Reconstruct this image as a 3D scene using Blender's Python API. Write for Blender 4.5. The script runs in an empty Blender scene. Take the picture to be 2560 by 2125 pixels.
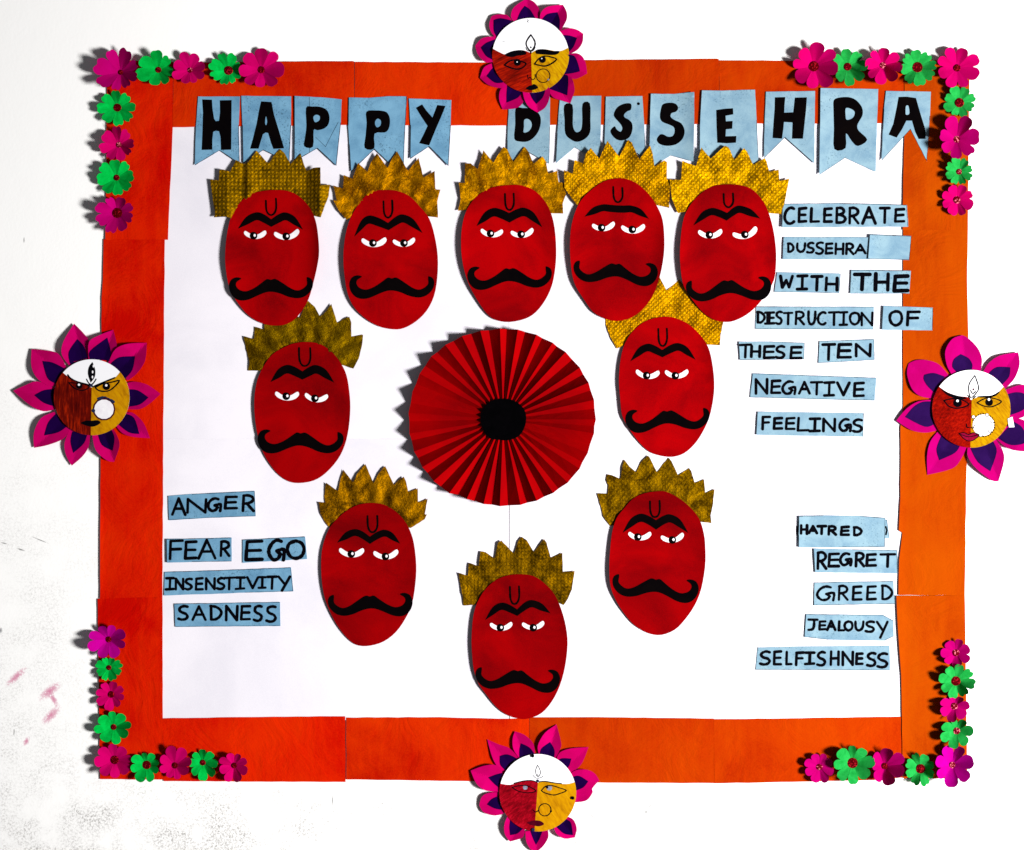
import bpy, math, random
from mathutils import Vector, noise
from mathutils.geometry import delaunay_2d_cdt
R = math.radians
S = 0.00075            # metres per photo pixel on the wall
D = 2.8                # camera distance from the wall
CX, CY = 1280.0, 1062.5
C = bpy.context.scene.collection
random.seed(7)

# ---------------------------------------------------------------- camera, light, world
cam = bpy.data.cameras.new('camera'); cam.sensor_width = 36; cam.lens = 36 * D / (2560 * S)
cam.clip_end = 100; cam.clip_start = 0.05
co = bpy.data.objects.new('camera', cam); C.objects.link(co)
co.location = (0, -D, 0); co.rotation_euler = (R(90), 0, 0)
bpy.context.scene.camera = co
w = bpy.data.worlds.new('World'); bpy.context.scene.world = w; w.use_nodes = True
bg = w.node_tree.nodes['Background']; bg.inputs[0].default_value = (0.93, 0.95, 1.0, 1); bg.inputs[1].default_value = 0.085
la = bpy.data.lights.new('window_light', 'AREA'); la.shape = 'RECTANGLE'; la.size = 0.75; la.size_y = 0.75
la.energy = 400; la.color = (1.0, 0.985, 0.965)
lo = bpy.data.objects.new('window_light', la); C.objects.link(lo)
lo.location = ((5300 - CX) * S, -3750 * S, -(1950 - CY) * S)
lo.rotation_euler = (Vector((0, 0, 0)) - lo.location).to_track_quat('-Z', 'Y').to_euler()
vs = bpy.context.scene.view_settings
vs.view_transform = 'Standard'; vs.look = 'None'; vs.exposure = 0; vs.gamma = 1; vs.use_curve_mapping = False
bpy.context.scene.cycles.max_bounces = 6

# ---------------------------------------------------------------- helpers
def at(px, py, d):      # the point d photo pixels in front of the wall seen at pixel (px, py)
    k = (D - d * S) / D * S
    return Vector(((px - CX) * k, -d * S, -(py - CY) * k))

class Ctx:              # a magnified view of the photograph the outlines were measured in
    def __init__(s, x, y, k): s.x, s.y, s.k = x, y, k
    def __call__(s, pts): return [(s.x + p[0] / s.k, s.y + p[1] / s.k) for p in pts]
    def p(s, x, y): return (s.x + x / s.k, s.y + y / s.k)
PX = Ctx(0, 0, 1)
cA = Ctx(200, 80, 3.2278); cB = Ctx(1160, 0, 5.809); cC = Ctx(470, 200, 3.0882)
h1c = Ctx(500, 340, 3); h2c = Ctx(1130, 330, 3); cD = Ctx(1240, 200, 3); cE = Ctx(1800, 190, 3)
cF = Ctx(540, 720, 3); cG = Ctx(380, 1140, 3); cI = Ctx(1000, 1240, 3); cJ = Ctx(1400, 690, 3)
cK = Ctx(1420, 1120, 3.6312); cL = Ctx(960, 790, 3.486); cM = Ctx(1820, 740, 3.818)
cN = Ctx(1860, 1270, 4.0535); cO = Ctx(20, 790, 4.4692); cP = Ctx(2220, 820, 4.3575)
cQ = Ctx(1170, 1790, 5.203); cR = Ctx(1960, 90, 3.63125); cT = Ctx(190, 1540, 3.9614); cU = Ctx(1980, 1570, 4.15)

def catmull(pts, n=4, closed=True, sharp=()):
    out = []; m = len(pts)
    for i in range(m if closed else m - 1):
        p1 = pts[i]; p2 = pts[(i + 1) % m]
        p0 = pts[i - 1] if (closed or i > 0) else p1
        p3 = pts[(i + 2) % m] if (closed or i + 2 < m) else p2
        if i in sharp: p0 = p1
        if (i + 1) % m in sharp: p3 = p2
        for j in range(n):
            t = j / n; t2 = t * t; t3 = t2 * t
            out.append(tuple(0.5 * (2 * p1[k] + (p2[k] - p0[k]) * t + (2 * p0[k] - 5 * p1[k] + 4 * p2[k] - p3[k]) * t2
                             + (3 * p1[k] - p0[k] - 3 * p2[k] + p3[k]) * t3) for k in (0, 1)))
    if not closed: out.append(tuple(pts[-1]))
    return out

def rough_edge(pts, amp=0.5, seg=14, seed=0):   # a scissor-cut edge: long sides wander a little
    rnd = random.Random(seed); out = []
    for i, a in enumerate(pts):
        b = pts[(i + 1) % len(pts)]
        L = math.hypot(b[0] - a[0], b[1] - a[1]); n = max(1, int(L / seg))
        for j in range(n):
            t = j / n; o = 0 if j == 0 else rnd.uniform(-amp, amp)
            nx, ny = (-(b[1] - a[1]) / L, (b[0] - a[0]) / L) if L else (0, 0)
            out.append((a[0] + (b[0] - a[0]) * t + nx * o, a[1] + (b[1] - a[1]) * t + ny * o))
    return out

def inside(x, y, loops):
    c = False
    for lp in loops:
        j = len(lp) - 1
        for i in range(len(lp)):
            a, b = lp[i], lp[j]
            if (a[1] > y) != (b[1] > y) and x < (b[0] - a[0]) * (y - a[1]) / (b[1] - a[1]) + a[0]: c = not c
            j = i
    return c

def fill(loops, step=None, test=None):
    vs_, es = [], []
    for lp in loops:
        n0 = len(vs_); n = len(lp)
        if step:
            q = []
            for i in range(n):
                a, b = lp[i], lp[(i + 1) % n]
                k = max(1, int(math.hypot(b[0] - a[0], b[1] - a[1]) / step))
                q += [(a[0] + (b[0] - a[0]) * t / k, a[1] + (b[1] - a[1]) * t / k) for t in range(k)]
            lp = q; n = len(lp)
        vs_ += [Vector(p) for p in lp]; es += [(n0 + i, n0 + (i + 1) % n) for i in range(n)]
    if step:
        xs = [v.x for v in vs_]; ys = [v.y for v in vs_]
        y = min(ys) + step * .6; r = 0
        while y < max(ys):
            x = min(xs) + step * (.5 if r % 2 else .95)
            while x < max(xs):
                if inside(x, y, loops): vs_.append(Vector((x, y)))
                x += step
            y += step * .87; r += 1
    v, e, f = delaunay_2d_cdt(vs_, es, [], 0, 1e-5)[:3]
    test = test or (lambda x, y: inside(x, y, loops))
    tris = []
    for t in f:
        cx = sum(v[i].x for i in t) / len(t); cy = sum(v[i].y for i in t) / len(t)
        if test(cx, cy): tris.append(list(t))
    return [(p.x, p.y) for p in v], tris

class Thing:
    def __init__(s, name, label, cat, px, py, group=None, d=0):
        o = bpy.data.objects.new(name, None); C.objects.link(o); o.empty_display_size = 0.02
        o.location = at(px, py, d); o['label'] = label; o['category'] = cat
        if group: o['group'] = group
        s.o = o; s.loc = o.location.copy()

def link(name, verts, faces, mat, parent=None, smooth=None, label=None):
    """parent: a Thing, or (Thing, object) for a sub-part"""
    th, po = (parent, parent.o) if isinstance(parent, Thing) else (parent if parent else (None, None))
    org = th.loc if th else sum(verts, Vector()) / len(verts)
    me = bpy.data.meshes.new(name)
    me.from_pydata([v - org for v in verts], [], faces); me.materials.append(mat)
    if smooth:
        me.polygons.foreach_set('use_smooth', [i < smooth for i in range(len(me.polygons))])
    me.update()
    o = bpy.data.objects.new(name, me); C.objects.link(o)
    if th: o.parent = po
    else: o.location = org
    if label: o['label'] = label
    return o

def paper(name, loops, d, mat, parent=None, thick=0.8, h=None, step=None, smooth=True, test=None, label=None, back=True):
    """a sheet cut to the outline(s), lying d px above the wall and following the relief h(x, y)"""
    p, t = fill(loops, step, test)
    h = h or (lambda x, y: 0.0)
    hh = [d + h(x, y) for x, y in p]
    used = sorted({i for q in t for i in q}); ix = {u: k for k, u in enumerate(used)}
    V = [at(p[u][0], p[u][1], hh[u]) for u in used]; F = []
    for q in t:
        q = [ix[i] for i in q]
        a, b, c = V[q[0]], V[q[1]], V[q[2]]
        if (b - a).cross(c - a).y > 0: q.reverse()
        F.append(q)
    nf = len(F)
    if back and thick:
        cnt = {}
        for q in F:
            for i in range(len(q)):
                e = (q[i], q[(i + 1) % len(q)]); cnt[e] = 1
        n = len(V)
        off = Vector((0, thick * S, 0))
        V += [v + off for v in V[:n]]
        F += [[i + n for i in reversed(q)] for q in F[:nf]]
        be = [e for e in cnt if (e[1], e[0]) not in cnt]
        for a, b in be:
            k = len(V); V += [V[a].copy(), V[b].copy(), V[b + n].copy(), V[a + n].copy()]
            F.append([k + 3, k + 2, k + 1, k])
    return link(name, V, F, mat, parent, smooth=(nf if smooth else None), label=label)

def dist_seg(x, y, a, b):
    dx, dy = b[0] - a[0], b[1] - a[1]; L = dx * dx + dy * dy
    t = 0 if L == 0 else max(0, min(1, ((x - a[0]) * dx + (y - a[1]) * dy) / L))
    return math.hypot(x - a[0] - t * dx, y - a[1] - t * dy)

def ink(name, strokes, width, d, mat, parent, h=None, label=None, blobs=(), wob=0.12):
    """marker strokes (open polylines) as one thin film; blobs are filled outlines drawn with them"""
    rnd = random.Random(len(strokes) * 31 + int(width * 10) + int(strokes[0][0][0] if strokes else 3))
    loops, segs = [], []
    for st in strokes:
        wd = width
        if isinstance(st, tuple) and isinstance(st[0], list): st, wd = st
        w0 = wd / 2
        for i in range(len(st) - 1):
            a, b = st[i], st[i + 1]; r = w0 * (1 + rnd.uniform(-wob, wob))
            segs.append((a, b, r)); an = math.atan2(b[1] - a[1], b[0] - a[0])
            lp = [(b[0] + r * math.cos(an - math.pi / 2 + math.pi * k / 5), b[1] + r * math.sin(an - math.pi / 2 + math.pi * k / 5)) for k in range(6)]
            lp += [(a[0] + r * math.cos(an + math.pi / 2 + math.pi * k / 5), a[1] + r * math.sin(an + math.pi / 2 + math.pi * k / 5)) for k in range(6)]
            loops.append(lp)
    blobs = list(blobs)
    def test(x, y):
        if any(dist_seg(x, y, a, b) < r * 0.985 for a, b, r in segs): return True
        return any(inside(x, y, [b]) for b in blobs)
    return paper(name, loops + blobs, d, mat, parent, thick=0, h=h, test=test, smooth=False, label=label)

def ring(cx, cy, r, n=24, ry=None): return [(cx + r * math.cos(2 * math.pi * k / n), cy + (ry or r) * math.sin(2 * math.pi * k / n)) for k in range(n)]

# ---------------------------------------------------------------- materials
def mat_base(name, rough=0.85, spec=0.15, metal=0.0):
    if spec < 0.3: spec *= 0.08; rough = max(rough, 0.9)
    m = bpy.data.materials.new(name); m.use_nodes = True; nt = m.node_tree
    b = nt.nodes['Principled BSDF']; b.inputs['Roughness'].default_value = rough
    b.inputs['Specular IOR Level'].default_value = spec; b.inputs['Metallic'].default_value = metal
    tc = nt.nodes.new('ShaderNodeTexCoord'); oi = nt.nodes.new('ShaderNodeObjectInfo')
    ad = nt.nodes.new('ShaderNodeVectorMath'); ad.operation = 'MULTIPLY_ADD'
    nt.links.new(oi.outputs['Random'], ad.inputs[0]); ad.inputs[1].default_value = (7.3, 3.1, 5.7)
    nt.links.new(tc.outputs['Object'], ad.inputs[2])
    return m, nt, b, ad.outputs[0]
def nz(nt, vec, scale, detail=3, rough=0.6, dist=0.0):
    n = nt.nodes.new('ShaderNodeTexNoise'); n.inputs['Scale'].default_value = scale; n.inputs['Detail'].default_value = detail
    n.inputs['Roughness'].default_value = rough; n.inputs['Distortion'].default_value = dist; nt.links.new(vec, n.inputs['Vector']); return n.outputs['Fac']
def mapping(nt, vec, rot=(0, 0, 0), scale=(1, 1, 1), loc=(0, 0, 0)):
    n = nt.nodes.new('ShaderNodeMapping'); n.inputs['Rotation'].default_value = rot; n.inputs['Scale'].default_value = scale
    n.inputs['Location'].default_value = loc; nt.links.new(vec, n.inputs['Vector']); return n.outputs[0]
def ramp(nt, fac, stops):
    n = nt.nodes.new('ShaderNodeValToRGB'); cr = n.color_ramp
    while len(cr.elements) < len(stops): cr.elements.new(0.5)
    for e, (p, c) in zip(cr.elements, stops): e.position = p; e.color = (*c, 1) if len(c) == 3 else c
    nt.links.new(fac, n.inputs[0]); return n.outputs[0]
def mix(nt, fac, a, b, mode='MIX'):
    n = nt.nodes.new('ShaderNodeMix'); n.data_type = 'RGBA'; n.blend_type = mode
    for s, v in ((0, fac), (6, a), (7, b)):
        if isinstance(v, (int, float)): n.inputs[s].default_value = v
        elif isinstance(v, tuple): n.inputs[s].default_value = (*v, 1)
        else: nt.links.new(v, n.inputs[s])
    return n.outputs[2]
def mth(nt, op, a, b=0.0, clamp=False):
    n = nt.nodes.new('ShaderNodeMath'); n.operation = op; n.use_clamp = clamp
    for s, v in ((0, a), (1, b)):
        if isinstance(v, (int, float)): n.inputs[s].default_value = v
        else: nt.links.new(v, n.inputs[s])
    return n.outputs[0]
def bump(nt, b, height, strength=0.3, dist=0.0005):
    n = nt.nodes.new('ShaderNodeBump'); n.inputs['Strength'].default_value = strength; n.inputs['Distance'].default_value = dist
    nt.links.new(height, n.inputs['Height']); nt.links.new(n.outputs[0], b.inputs['Normal'])

def paper_mat(name, col, dark, big=9, amt=1.0, rough=0.85, spec=0.12, bs=0.35, wrinkle=0.0, specks=None):
    m, nt, b, v = mat_base(name, rough, spec)
    a = nz(nt, v, big, 4, 0.6, 0.6); f = nz(nt, v, 620, 2, 0.7)
    mx = mth(nt, 'ADD', mth(nt, 'MULTIPLY', a, 0.72), mth(nt, 'MULTIPLY', f, 0.28))
    c = ramp(nt, mx, [(0.36, dark), (0.36 + 0.26 * amt, col)])
    if specks:
        s = nz(nt, v, 300, 3, 0.7); g = nz(nt, v, 14, 2)
        k = mth(nt, 'MULTIPLY', ramp(nt, s, [(0.57, (0, 0, 0)), (0.66, (1, 1, 1))]), ramp(nt, g, [(0.46, (0, 0, 0)), (0.60, (1, 1, 1))]))
        c = mix(nt, mth(nt, 'MULTIPLY', k, 0.75), c, specks)
    nt.links.new(c, b.inputs['Base Color'])
    hgt = mth(nt, 'ADD', mth(nt, 'MULTIPLY', f, 0.25), mth(nt, 'MULTIPLY', nz(nt, v, 30, 3, 0.55, 0.8), wrinkle * 6))
    bump(nt, b, hgt, bs, 0.0006)
    return m
M = {}
M['red'] = paper_mat('red_card', (0.35, 0.0001, 0.0012), (0.15, 0.0001, 0.0014), 8, 1.0)
M['fanred'] = paper_mat('red_fan_paper', (0.31, 0.0001, 0.0008), (0.21, 0.0001, 0.0014), 9, 1, wrinkle=0.1)
M['red_dim'] = paper_mat('dim_lit_red_card', (0.29, 0.0001, 0.0010), (0.125, 0.0001, 0.0012), 8, 1.0)  # red card, dimmer light of the lower and left masks painted in
M['black'] = paper_mat('black_ink', (0.0026, 0.0016, 0.0016), (0.0012, 0.0009, 0.0014), 20, 1, rough=0.75, spec=0.04)
M['felt'] = paper_mat('black_felt', (0.0012, 0.001, 0.0014), (0.0006, 0.0006, 0.0008), 60, 1, rough=0.95, spec=0.02, bs=0.6)
M['marker'] = paper_mat('marker_ink', (0.0022, 0.0018, 0.0035), (0.001, 0.001, 0.002), 60, 1, rough=0.5, spec=0.08)
M['blue'] = paper_mat('blue_card', (0.165, 0.345, 0.50), (0.095, 0.225, 0.36), 26, 1.0, wrinkle=0.28, specks=(0.02, 0.05, 0.08))
M['white'] = paper_mat('white_paper', (0.86, 0.86, 0.88), (0.80, 0.80, 0.84), 10, 1.5)
M['eyewhite'] = paper_mat('white_paint', (0.86, 0.86, 0.87), (0.72, 0.68, 0.74), 60, 1.2)
M['sheet'] = paper_mat('white_chart_paper', (0.80, 0.77, 0.83), (0.68, 0.66, 0.73), 4, 1.0, wrinkle=0.03, bs=0.25)
M['purple'] = paper_mat('purple_card', (0.009, 0.0003, 0.038), (0.006, 0.0002, 0.026), 30, 1, wrinkle=0.1)
M['violet'] = paper_mat('violet_card', (0.016, 0.003, 0.050), (0.010, 0.0015, 0.034), 30, 1, wrinkle=0.1)
M['pink'] = paper_mat('magenta_card', (0.46, 0.0001, 0.105), (0.36, 0.0001, 0.070), 16, 1, wrinkle=0.1)
M['pinkB'] = paper_mat('magenta_shiny_card', (0.36, 0.0001, 0.118), (0.30, 0.0001, 0.082), 16, 1, wrinkle=0.1)
M['green'] = paper_mat('green_card', (0.0006, 0.43, 0.060), (0.0003, 0.27, 0.03), 60, 1.2, wrinkle=0.1)
M['greenB'] = paper_mat('light_green_card', (0.018, 0.33, 0.06), (0.006, 0.21, 0.03), 60, 1.2, wrinkle=0.1)
M['lip'] = paper_mat('crimson_paint', (0.25, 0.003, 0.03), (0.12, 0.001, 0.015), 200, 1)
M['navy'] = paper_mat('navy_bead', (0.01, 0.02, 0.06), (0.004, 0.006, 0.03), 200, 1, rough=0.3, spec=0.5)
M['pearl'] = paper_mat('pearl_bead', (0.85, 0.85, 0.86), (0.7, 0.7, 0.74), 200, 1, rough=0.25, spec=0.5)
M['grey'] = paper_mat('grey_paint', (0.26, 0.27, 0.36), (0.12, 0.12, 0.17), 200, 1)
M['maroon'] = paper_mat('maroon_paint', (0.07, 0.001, 0.008), (0.03, 0.001, 0.006), 200, 1)
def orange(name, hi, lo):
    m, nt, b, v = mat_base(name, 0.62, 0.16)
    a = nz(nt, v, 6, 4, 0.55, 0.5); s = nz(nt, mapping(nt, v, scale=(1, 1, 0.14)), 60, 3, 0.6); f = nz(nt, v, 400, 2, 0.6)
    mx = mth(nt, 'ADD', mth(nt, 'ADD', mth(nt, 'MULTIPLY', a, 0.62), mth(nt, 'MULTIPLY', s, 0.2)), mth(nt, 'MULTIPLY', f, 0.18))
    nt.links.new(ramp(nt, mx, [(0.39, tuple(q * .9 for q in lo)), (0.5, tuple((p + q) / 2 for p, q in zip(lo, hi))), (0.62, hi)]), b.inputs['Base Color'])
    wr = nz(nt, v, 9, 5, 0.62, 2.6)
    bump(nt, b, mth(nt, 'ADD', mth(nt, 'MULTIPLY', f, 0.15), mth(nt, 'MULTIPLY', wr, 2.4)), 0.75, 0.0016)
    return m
M['orL'] = orange('strip_paper_left', (0.60, 0.018, 0.0001), (0.50, 0.0020, 0.0001))  # strip tones step from redder at the left to more orange at the right
M['orT'] = orange('strip_paper_midleft', (0.56, 0.027, 0.0001), (0.43, 0.006, 0.0001))
M['orM'] = orange('strip_paper_midright', (0.41, 0.035, 0.0001), (0.35, 0.016, 0.0001))
M['orR'] = orange('strip_paper_right', (0.365, 0.050, 0.0001), (0.32, 0.030, 0.0001))

def foil(name, col, dark, spacing, rot, rough=0.5, dd=.12):
    m, nt, b, v = mat_base(name, rough, 0.3, 0.55); b.inputs['Specular IOR Level'].default_value = 0.0; b.inputs['Roughness'].default_value = rough
    vo = nt.nodes.new('ShaderNodeTexVoronoi'); vo.inputs['Scale'].default_value = 1 / (spacing * S); vo.inputs['Randomness'].default_value = 0.12
    nt.links.new(mapping(nt, v, rot=(0, rot, 0), scale=(1, 0.0, 1)), vo.inputs['Vector'])
    dots = ramp(nt, vo.outputs['Distance'], [(0.12, (1, 1, 1)), (0.42, (0, 0, 0))])
    n1 = nz(nt, v, 22, 4, 0.65, 1.6); n3 = nz(nt, v, 34, 5, 0.7, 2.2); n2 = nz(nt, v, 240, 3, 0.7)
    c = ramp(nt, mth(nt, 'ADD', mth(nt, 'MULTIPLY', n1, 0.68), mth(nt, 'MULTIPLY', n2, 0.32)), [(0.40, tuple(q * .7 for q in dark)), (0.58, col), (0.68, tuple(min(1, q * 1.5) for q in col))])
    c = mix(nt, mth(nt, 'MULTIPLY', dots, dd), c, tuple(min(1, x * 1.9) for x in col))
    nt.links.new(c, b.inputs['Base Color'])
    bump(nt, b, mth(nt, 'ADD', mth(nt, 'ADD', mth(nt, 'MULTIPLY', dots, dd * 1.3), mth(nt, 'MULTIPLY', n2, 0.6)), mth(nt, 'MULTIPLY', n3, 2.4)), 0.8, 0.0016)
    return m
def crayon(name, a, b_, c_, rot, stretch=0.12, sc=90):
    m, nt, b, v = mat_base(name, 0.7, 0.2)
    q = mapping(nt, v, rot=(0, R(rot), 0)); q = mapping(nt, q, scale=(stretch, 1, 1))
    n1 = nz(nt, q, sc * 3.2, 4, 0.7, 0.4); n2 = nz(nt, v, 22, 3)
    nt.links.new(ramp(nt, mth(nt, 'ADD', mth(nt, 'MULTIPLY', n1, 0.7), mth(nt, 'MULTIPLY', n2, 0.3)), [(0.36, a), (0.5, b_), (0.64, c_)]), b.inputs['Base Color'])
    bump(nt, b, n1, 0.35, 0.0006); return m
def glitter(name, col, hi):
    m, nt, b, v = mat_base(name, 0.9, 0.1)
    vo = nt.nodes.new('ShaderNodeTexVoronoi'); vo.inputs['Scale'].default_value = 520; nt.links.new(v, vo.inputs['Vector'])
    sp = ramp(nt, mth(nt, 'MULTIPLY', vo.outputs['Color'], 1.0), [(0.66, (0, 0, 0)), (0.80, (1, 1, 1))])
    nt.links.new(mix(nt, sp, col, hi), b.inputs['Base Color']); bump(nt, b, vo.outputs['Distance'], 0.9, 0.0015); return m
M['orchid'] = paper_mat('purple_magenta_card', (0.40, 0.0001, 0.24), (0.33, 0.0001, 0.15), 16, 1, wrinkle=0.1)
M['glit'] = glitter('dark_red_glitter', (0.065, 0.0005, 0.002), (0.30, 0.005, 0.012))
M['glitP'] = glitter('pink_sparkle_glitter', (0.11, 0.0005, 0.006), (0.75, 0.16, 0.22))

# ---------------------------------------------------------------- the wall
def wall_mat():
    m = bpy.data.materials.new('whitewashed_plaster'); m.use_nodes = True; nt = m.node_tree; b = nt.nodes['Principled BSDF']
    b.inputs['Roughness'].default_value = 0.9; b.inputs['Specular IOR Level'].default_value = 0.01
    tc = nt.nodes.new('ShaderNodeTexCoord'); v = tc.outputs['Object']
    sp = nt.nodes.new('ShaderNodeSeparateXYZ'); nt.links.new(v, sp.inputs[0]); X, Z = sp.outputs[0], sp.outputs[2]
    # grime: strongest below the display and towards its left end
    low = mth(nt, 'MULTIPLY', mth(nt, 'ADD', mth(nt, 'MULTIPLY', Z, -1), -0.60), 6.0, True)
    lef = mth(nt, 'MULTIPLY', mth(nt, 'ADD', mth(nt, 'MULTIPLY', X, -1), -0.64), 4.0, True)
    lx = mth(nt, 'MULTIPLY', mth(nt, 'ADD', mth(nt, 'MULTIPLY', X, -1), 1.0), 0.55, True)
    down = mth(nt, 'MULTIPLY', mth(nt, 'ADD', mth(nt, 'MULTIPLY', Z, -1), 0.35), 0.9, True)
    area = mth(nt, 'MAXIMUM', mth(nt, 'MULTIPLY', low, mth(nt, 'ADD', lx, 0.3)), mth(nt, 'MULTIPLY', lef, mth(nt, 'MULTIPLY', down, 0.6)))
    g1 = nz(nt, v, 260, 4, 0.75, 0.6); g2 = nz(nt, v, 12, 3, 0.6)
    k = mth(nt, 'MULTIPLY', ramp(nt, g1, [(0.47, (0, 0, 0)), (0.62, (1, 1, 1))]), ramp(nt, g2, [(0.38, (0, 0, 0)), (0.66, (1, 1, 1))]))
    c = mix(nt, mth(nt, 'MULTIPLY', mth(nt, 'MULTIPLY', k, area), 1.25, True), (0.95, 0.948, 0.945), (0.40, 0.39, 0.38))
    c = mix(nt, mth(nt, 'MULTIPLY', mth(nt, 'MULTIPLY', g2, area), 0.16), c, (0.5, 0.49, 0.48))
    def smear(px, py, ang, ln, wd, col, c, thr=0.5, sc=240, st=0.8):
        p = at(px, py, 0)
        q = nt.nodes.new('ShaderNodeVectorMath'); q.operation = 'SUBTRACT'; nt.links.new(v, q.inputs[0]); q.inputs[1].default_value = p
        q2 = mapping(nt, q.outputs[0], rot=(0, R(ang), 0)); q3 = mapping(nt, q2, scale=(1 / (ln * S), 0, 1 / (wd * S)))
        L = nt.nodes.new('ShaderNodeVectorMath'); L.operation = 'LENGTH'; nt.links.new(q3, L.inputs[0])
        f = mth(nt, 'SUBTRACT', 1.0, L.outputs['Value'], True)
        n = ramp(nt, mth(nt, 'ADD', nz(nt, v, sc, 3, 0.7), mth(nt, 'MULTIPLY', f, 0.25)), [(thr, (0, 0, 0)), (thr + 0.12, (1, 1, 1))])
        k = mth(nt, 'MULTIPLY', mth(nt, 'MULTIPLY', mth(nt, 'POWER', f, 0.6), n), st)
        return mix(nt, k, c, col)
    pk = (0.55, 0.06, 0.22)
    for a in ((40, 1692, 42, 38, 11), (124, 1728, 38, 38, 14), (134, 1748, -60, 26, 9), (128, 1788, 45, 36, 13), (66, 1853, 60, 15, 8)):
        c = smear(*a, pk, c)
    gk = (0.10, 0.10, 0.10)
    for a in ((52, 1374, -18, 12, 2.5), (100, 1350, -22, 26, 1.6), (10, 1358, -12, 10, 2), (35, 1830, 85, 9, 1.8), (1, 1576, 80, 8, 6),
              (2479, 395, 0, 5, 3), (2490, 676, 0, 12, 2), (2421, 684, 0, 4, 3), (2440, 715, 5, 22, 1.4), (2505, 2060, 80, 24, 1.2), (831, 2000, 88, 14, 1.6),
              (1950, 2095, 78, 22, 1.3), (1615, 2030, -3, 5, 4), (1480, 2040, -30, 26, 1.3), (60, 600, 88, 8, 2), (1625, 2015, 30, 4, 3), (2440, 2035, 30, 5, 4)):
        c = smear(*a, gk, c, 0.42, 200, 0.85)
    nt.links.new(c, b.inputs['Base Color'])
    bump(nt, b, mth(nt, 'ADD', mth(nt, 'MULTIPLY', nz(nt, v, 190, 4, 0.65), 0.5), mth(nt, 'MULTIPLY', nz(nt, v, 24, 3), 0.8)), 0.22, 0.0016)
    return m
wv = [Vector(p) for p in ((-4, 0, -2.5), (4, 0, -2.5), (4, 0, 2.5), (-4, 0, 2.5), (-4, .15, -2.5), (4, .15, -2.5), (4, .15, 2.5), (-4, .15, 2.5))]
me = bpy.data.meshes.new('wall'); me.from_pydata(wv, [], [(0, 1, 2, 3), (7, 6, 5, 4), (0, 4, 5, 1), (1, 5, 6, 2), (2, 6, 7, 3), (3, 7, 4, 0)])
me.materials.append(wall_mat()); wo = bpy.data.objects.new('wall', me); C.objects.link(wo); wo['kind'] = 'structure'

def single(name, label, cat, o, group=None):
    o.name = name; o['label'] = label; o['category'] = cat
    if group: o['group'] = group
    return o
def wave(seed, amp=0.5, sc=0.006):
    return lambda x, y: amp * noise.noise(Vector((x * sc + seed * 3.1, y * sc, seed * 1.7)))
def lift_edge(f, x0, x1, a):     # raise the sheet smoothly from x0 (none) to x1 (a)
    def g(x, y):
        t = max(0, min(1, (x - x0) / (x1 - x0))); return f(x, y) + a * t * t
    return g

# ---------------------------------------------------------------- white chart sheets
SH = [([(398, 300), (1272.6, 300), (1272.4, 1097), (398, 1098)], 1.4, 'upper left sheet of the white chart paper, behind the banner word HAPPY'),
      ([(1272.0, 302), (2268, 298), (2262, 1096), (1272.0, 1096.6)], 2.3, 'upper right sheet of white chart paper, under the CELEBRATE lettering'),
      ([(400, 1097.0), (1272.2, 1097.4), (1272.0, 1800), (402, 1800)], 2.2, 'lower left sheet of white chart paper, under the word ANGER'),
      ([(1273.9, 1095.8), (2256, 1095.2), (2256, 1802), (1274.6, 1802)], 3.2, 'lower right sheet of white chart paper, under the words REGRET and GREED')]
for i, (pl, d, lb) in enumerate(SH):
    single('chart_sheet', lb, 'paper sheet', paper('chart_sheet', [rough_edge(pl, 0.3, 60, i)], 0.7 + d * .42, M['sheet'], thick=0.4, h=wave(i, 0.1), step=60), 'white chart paper sheets')

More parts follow.
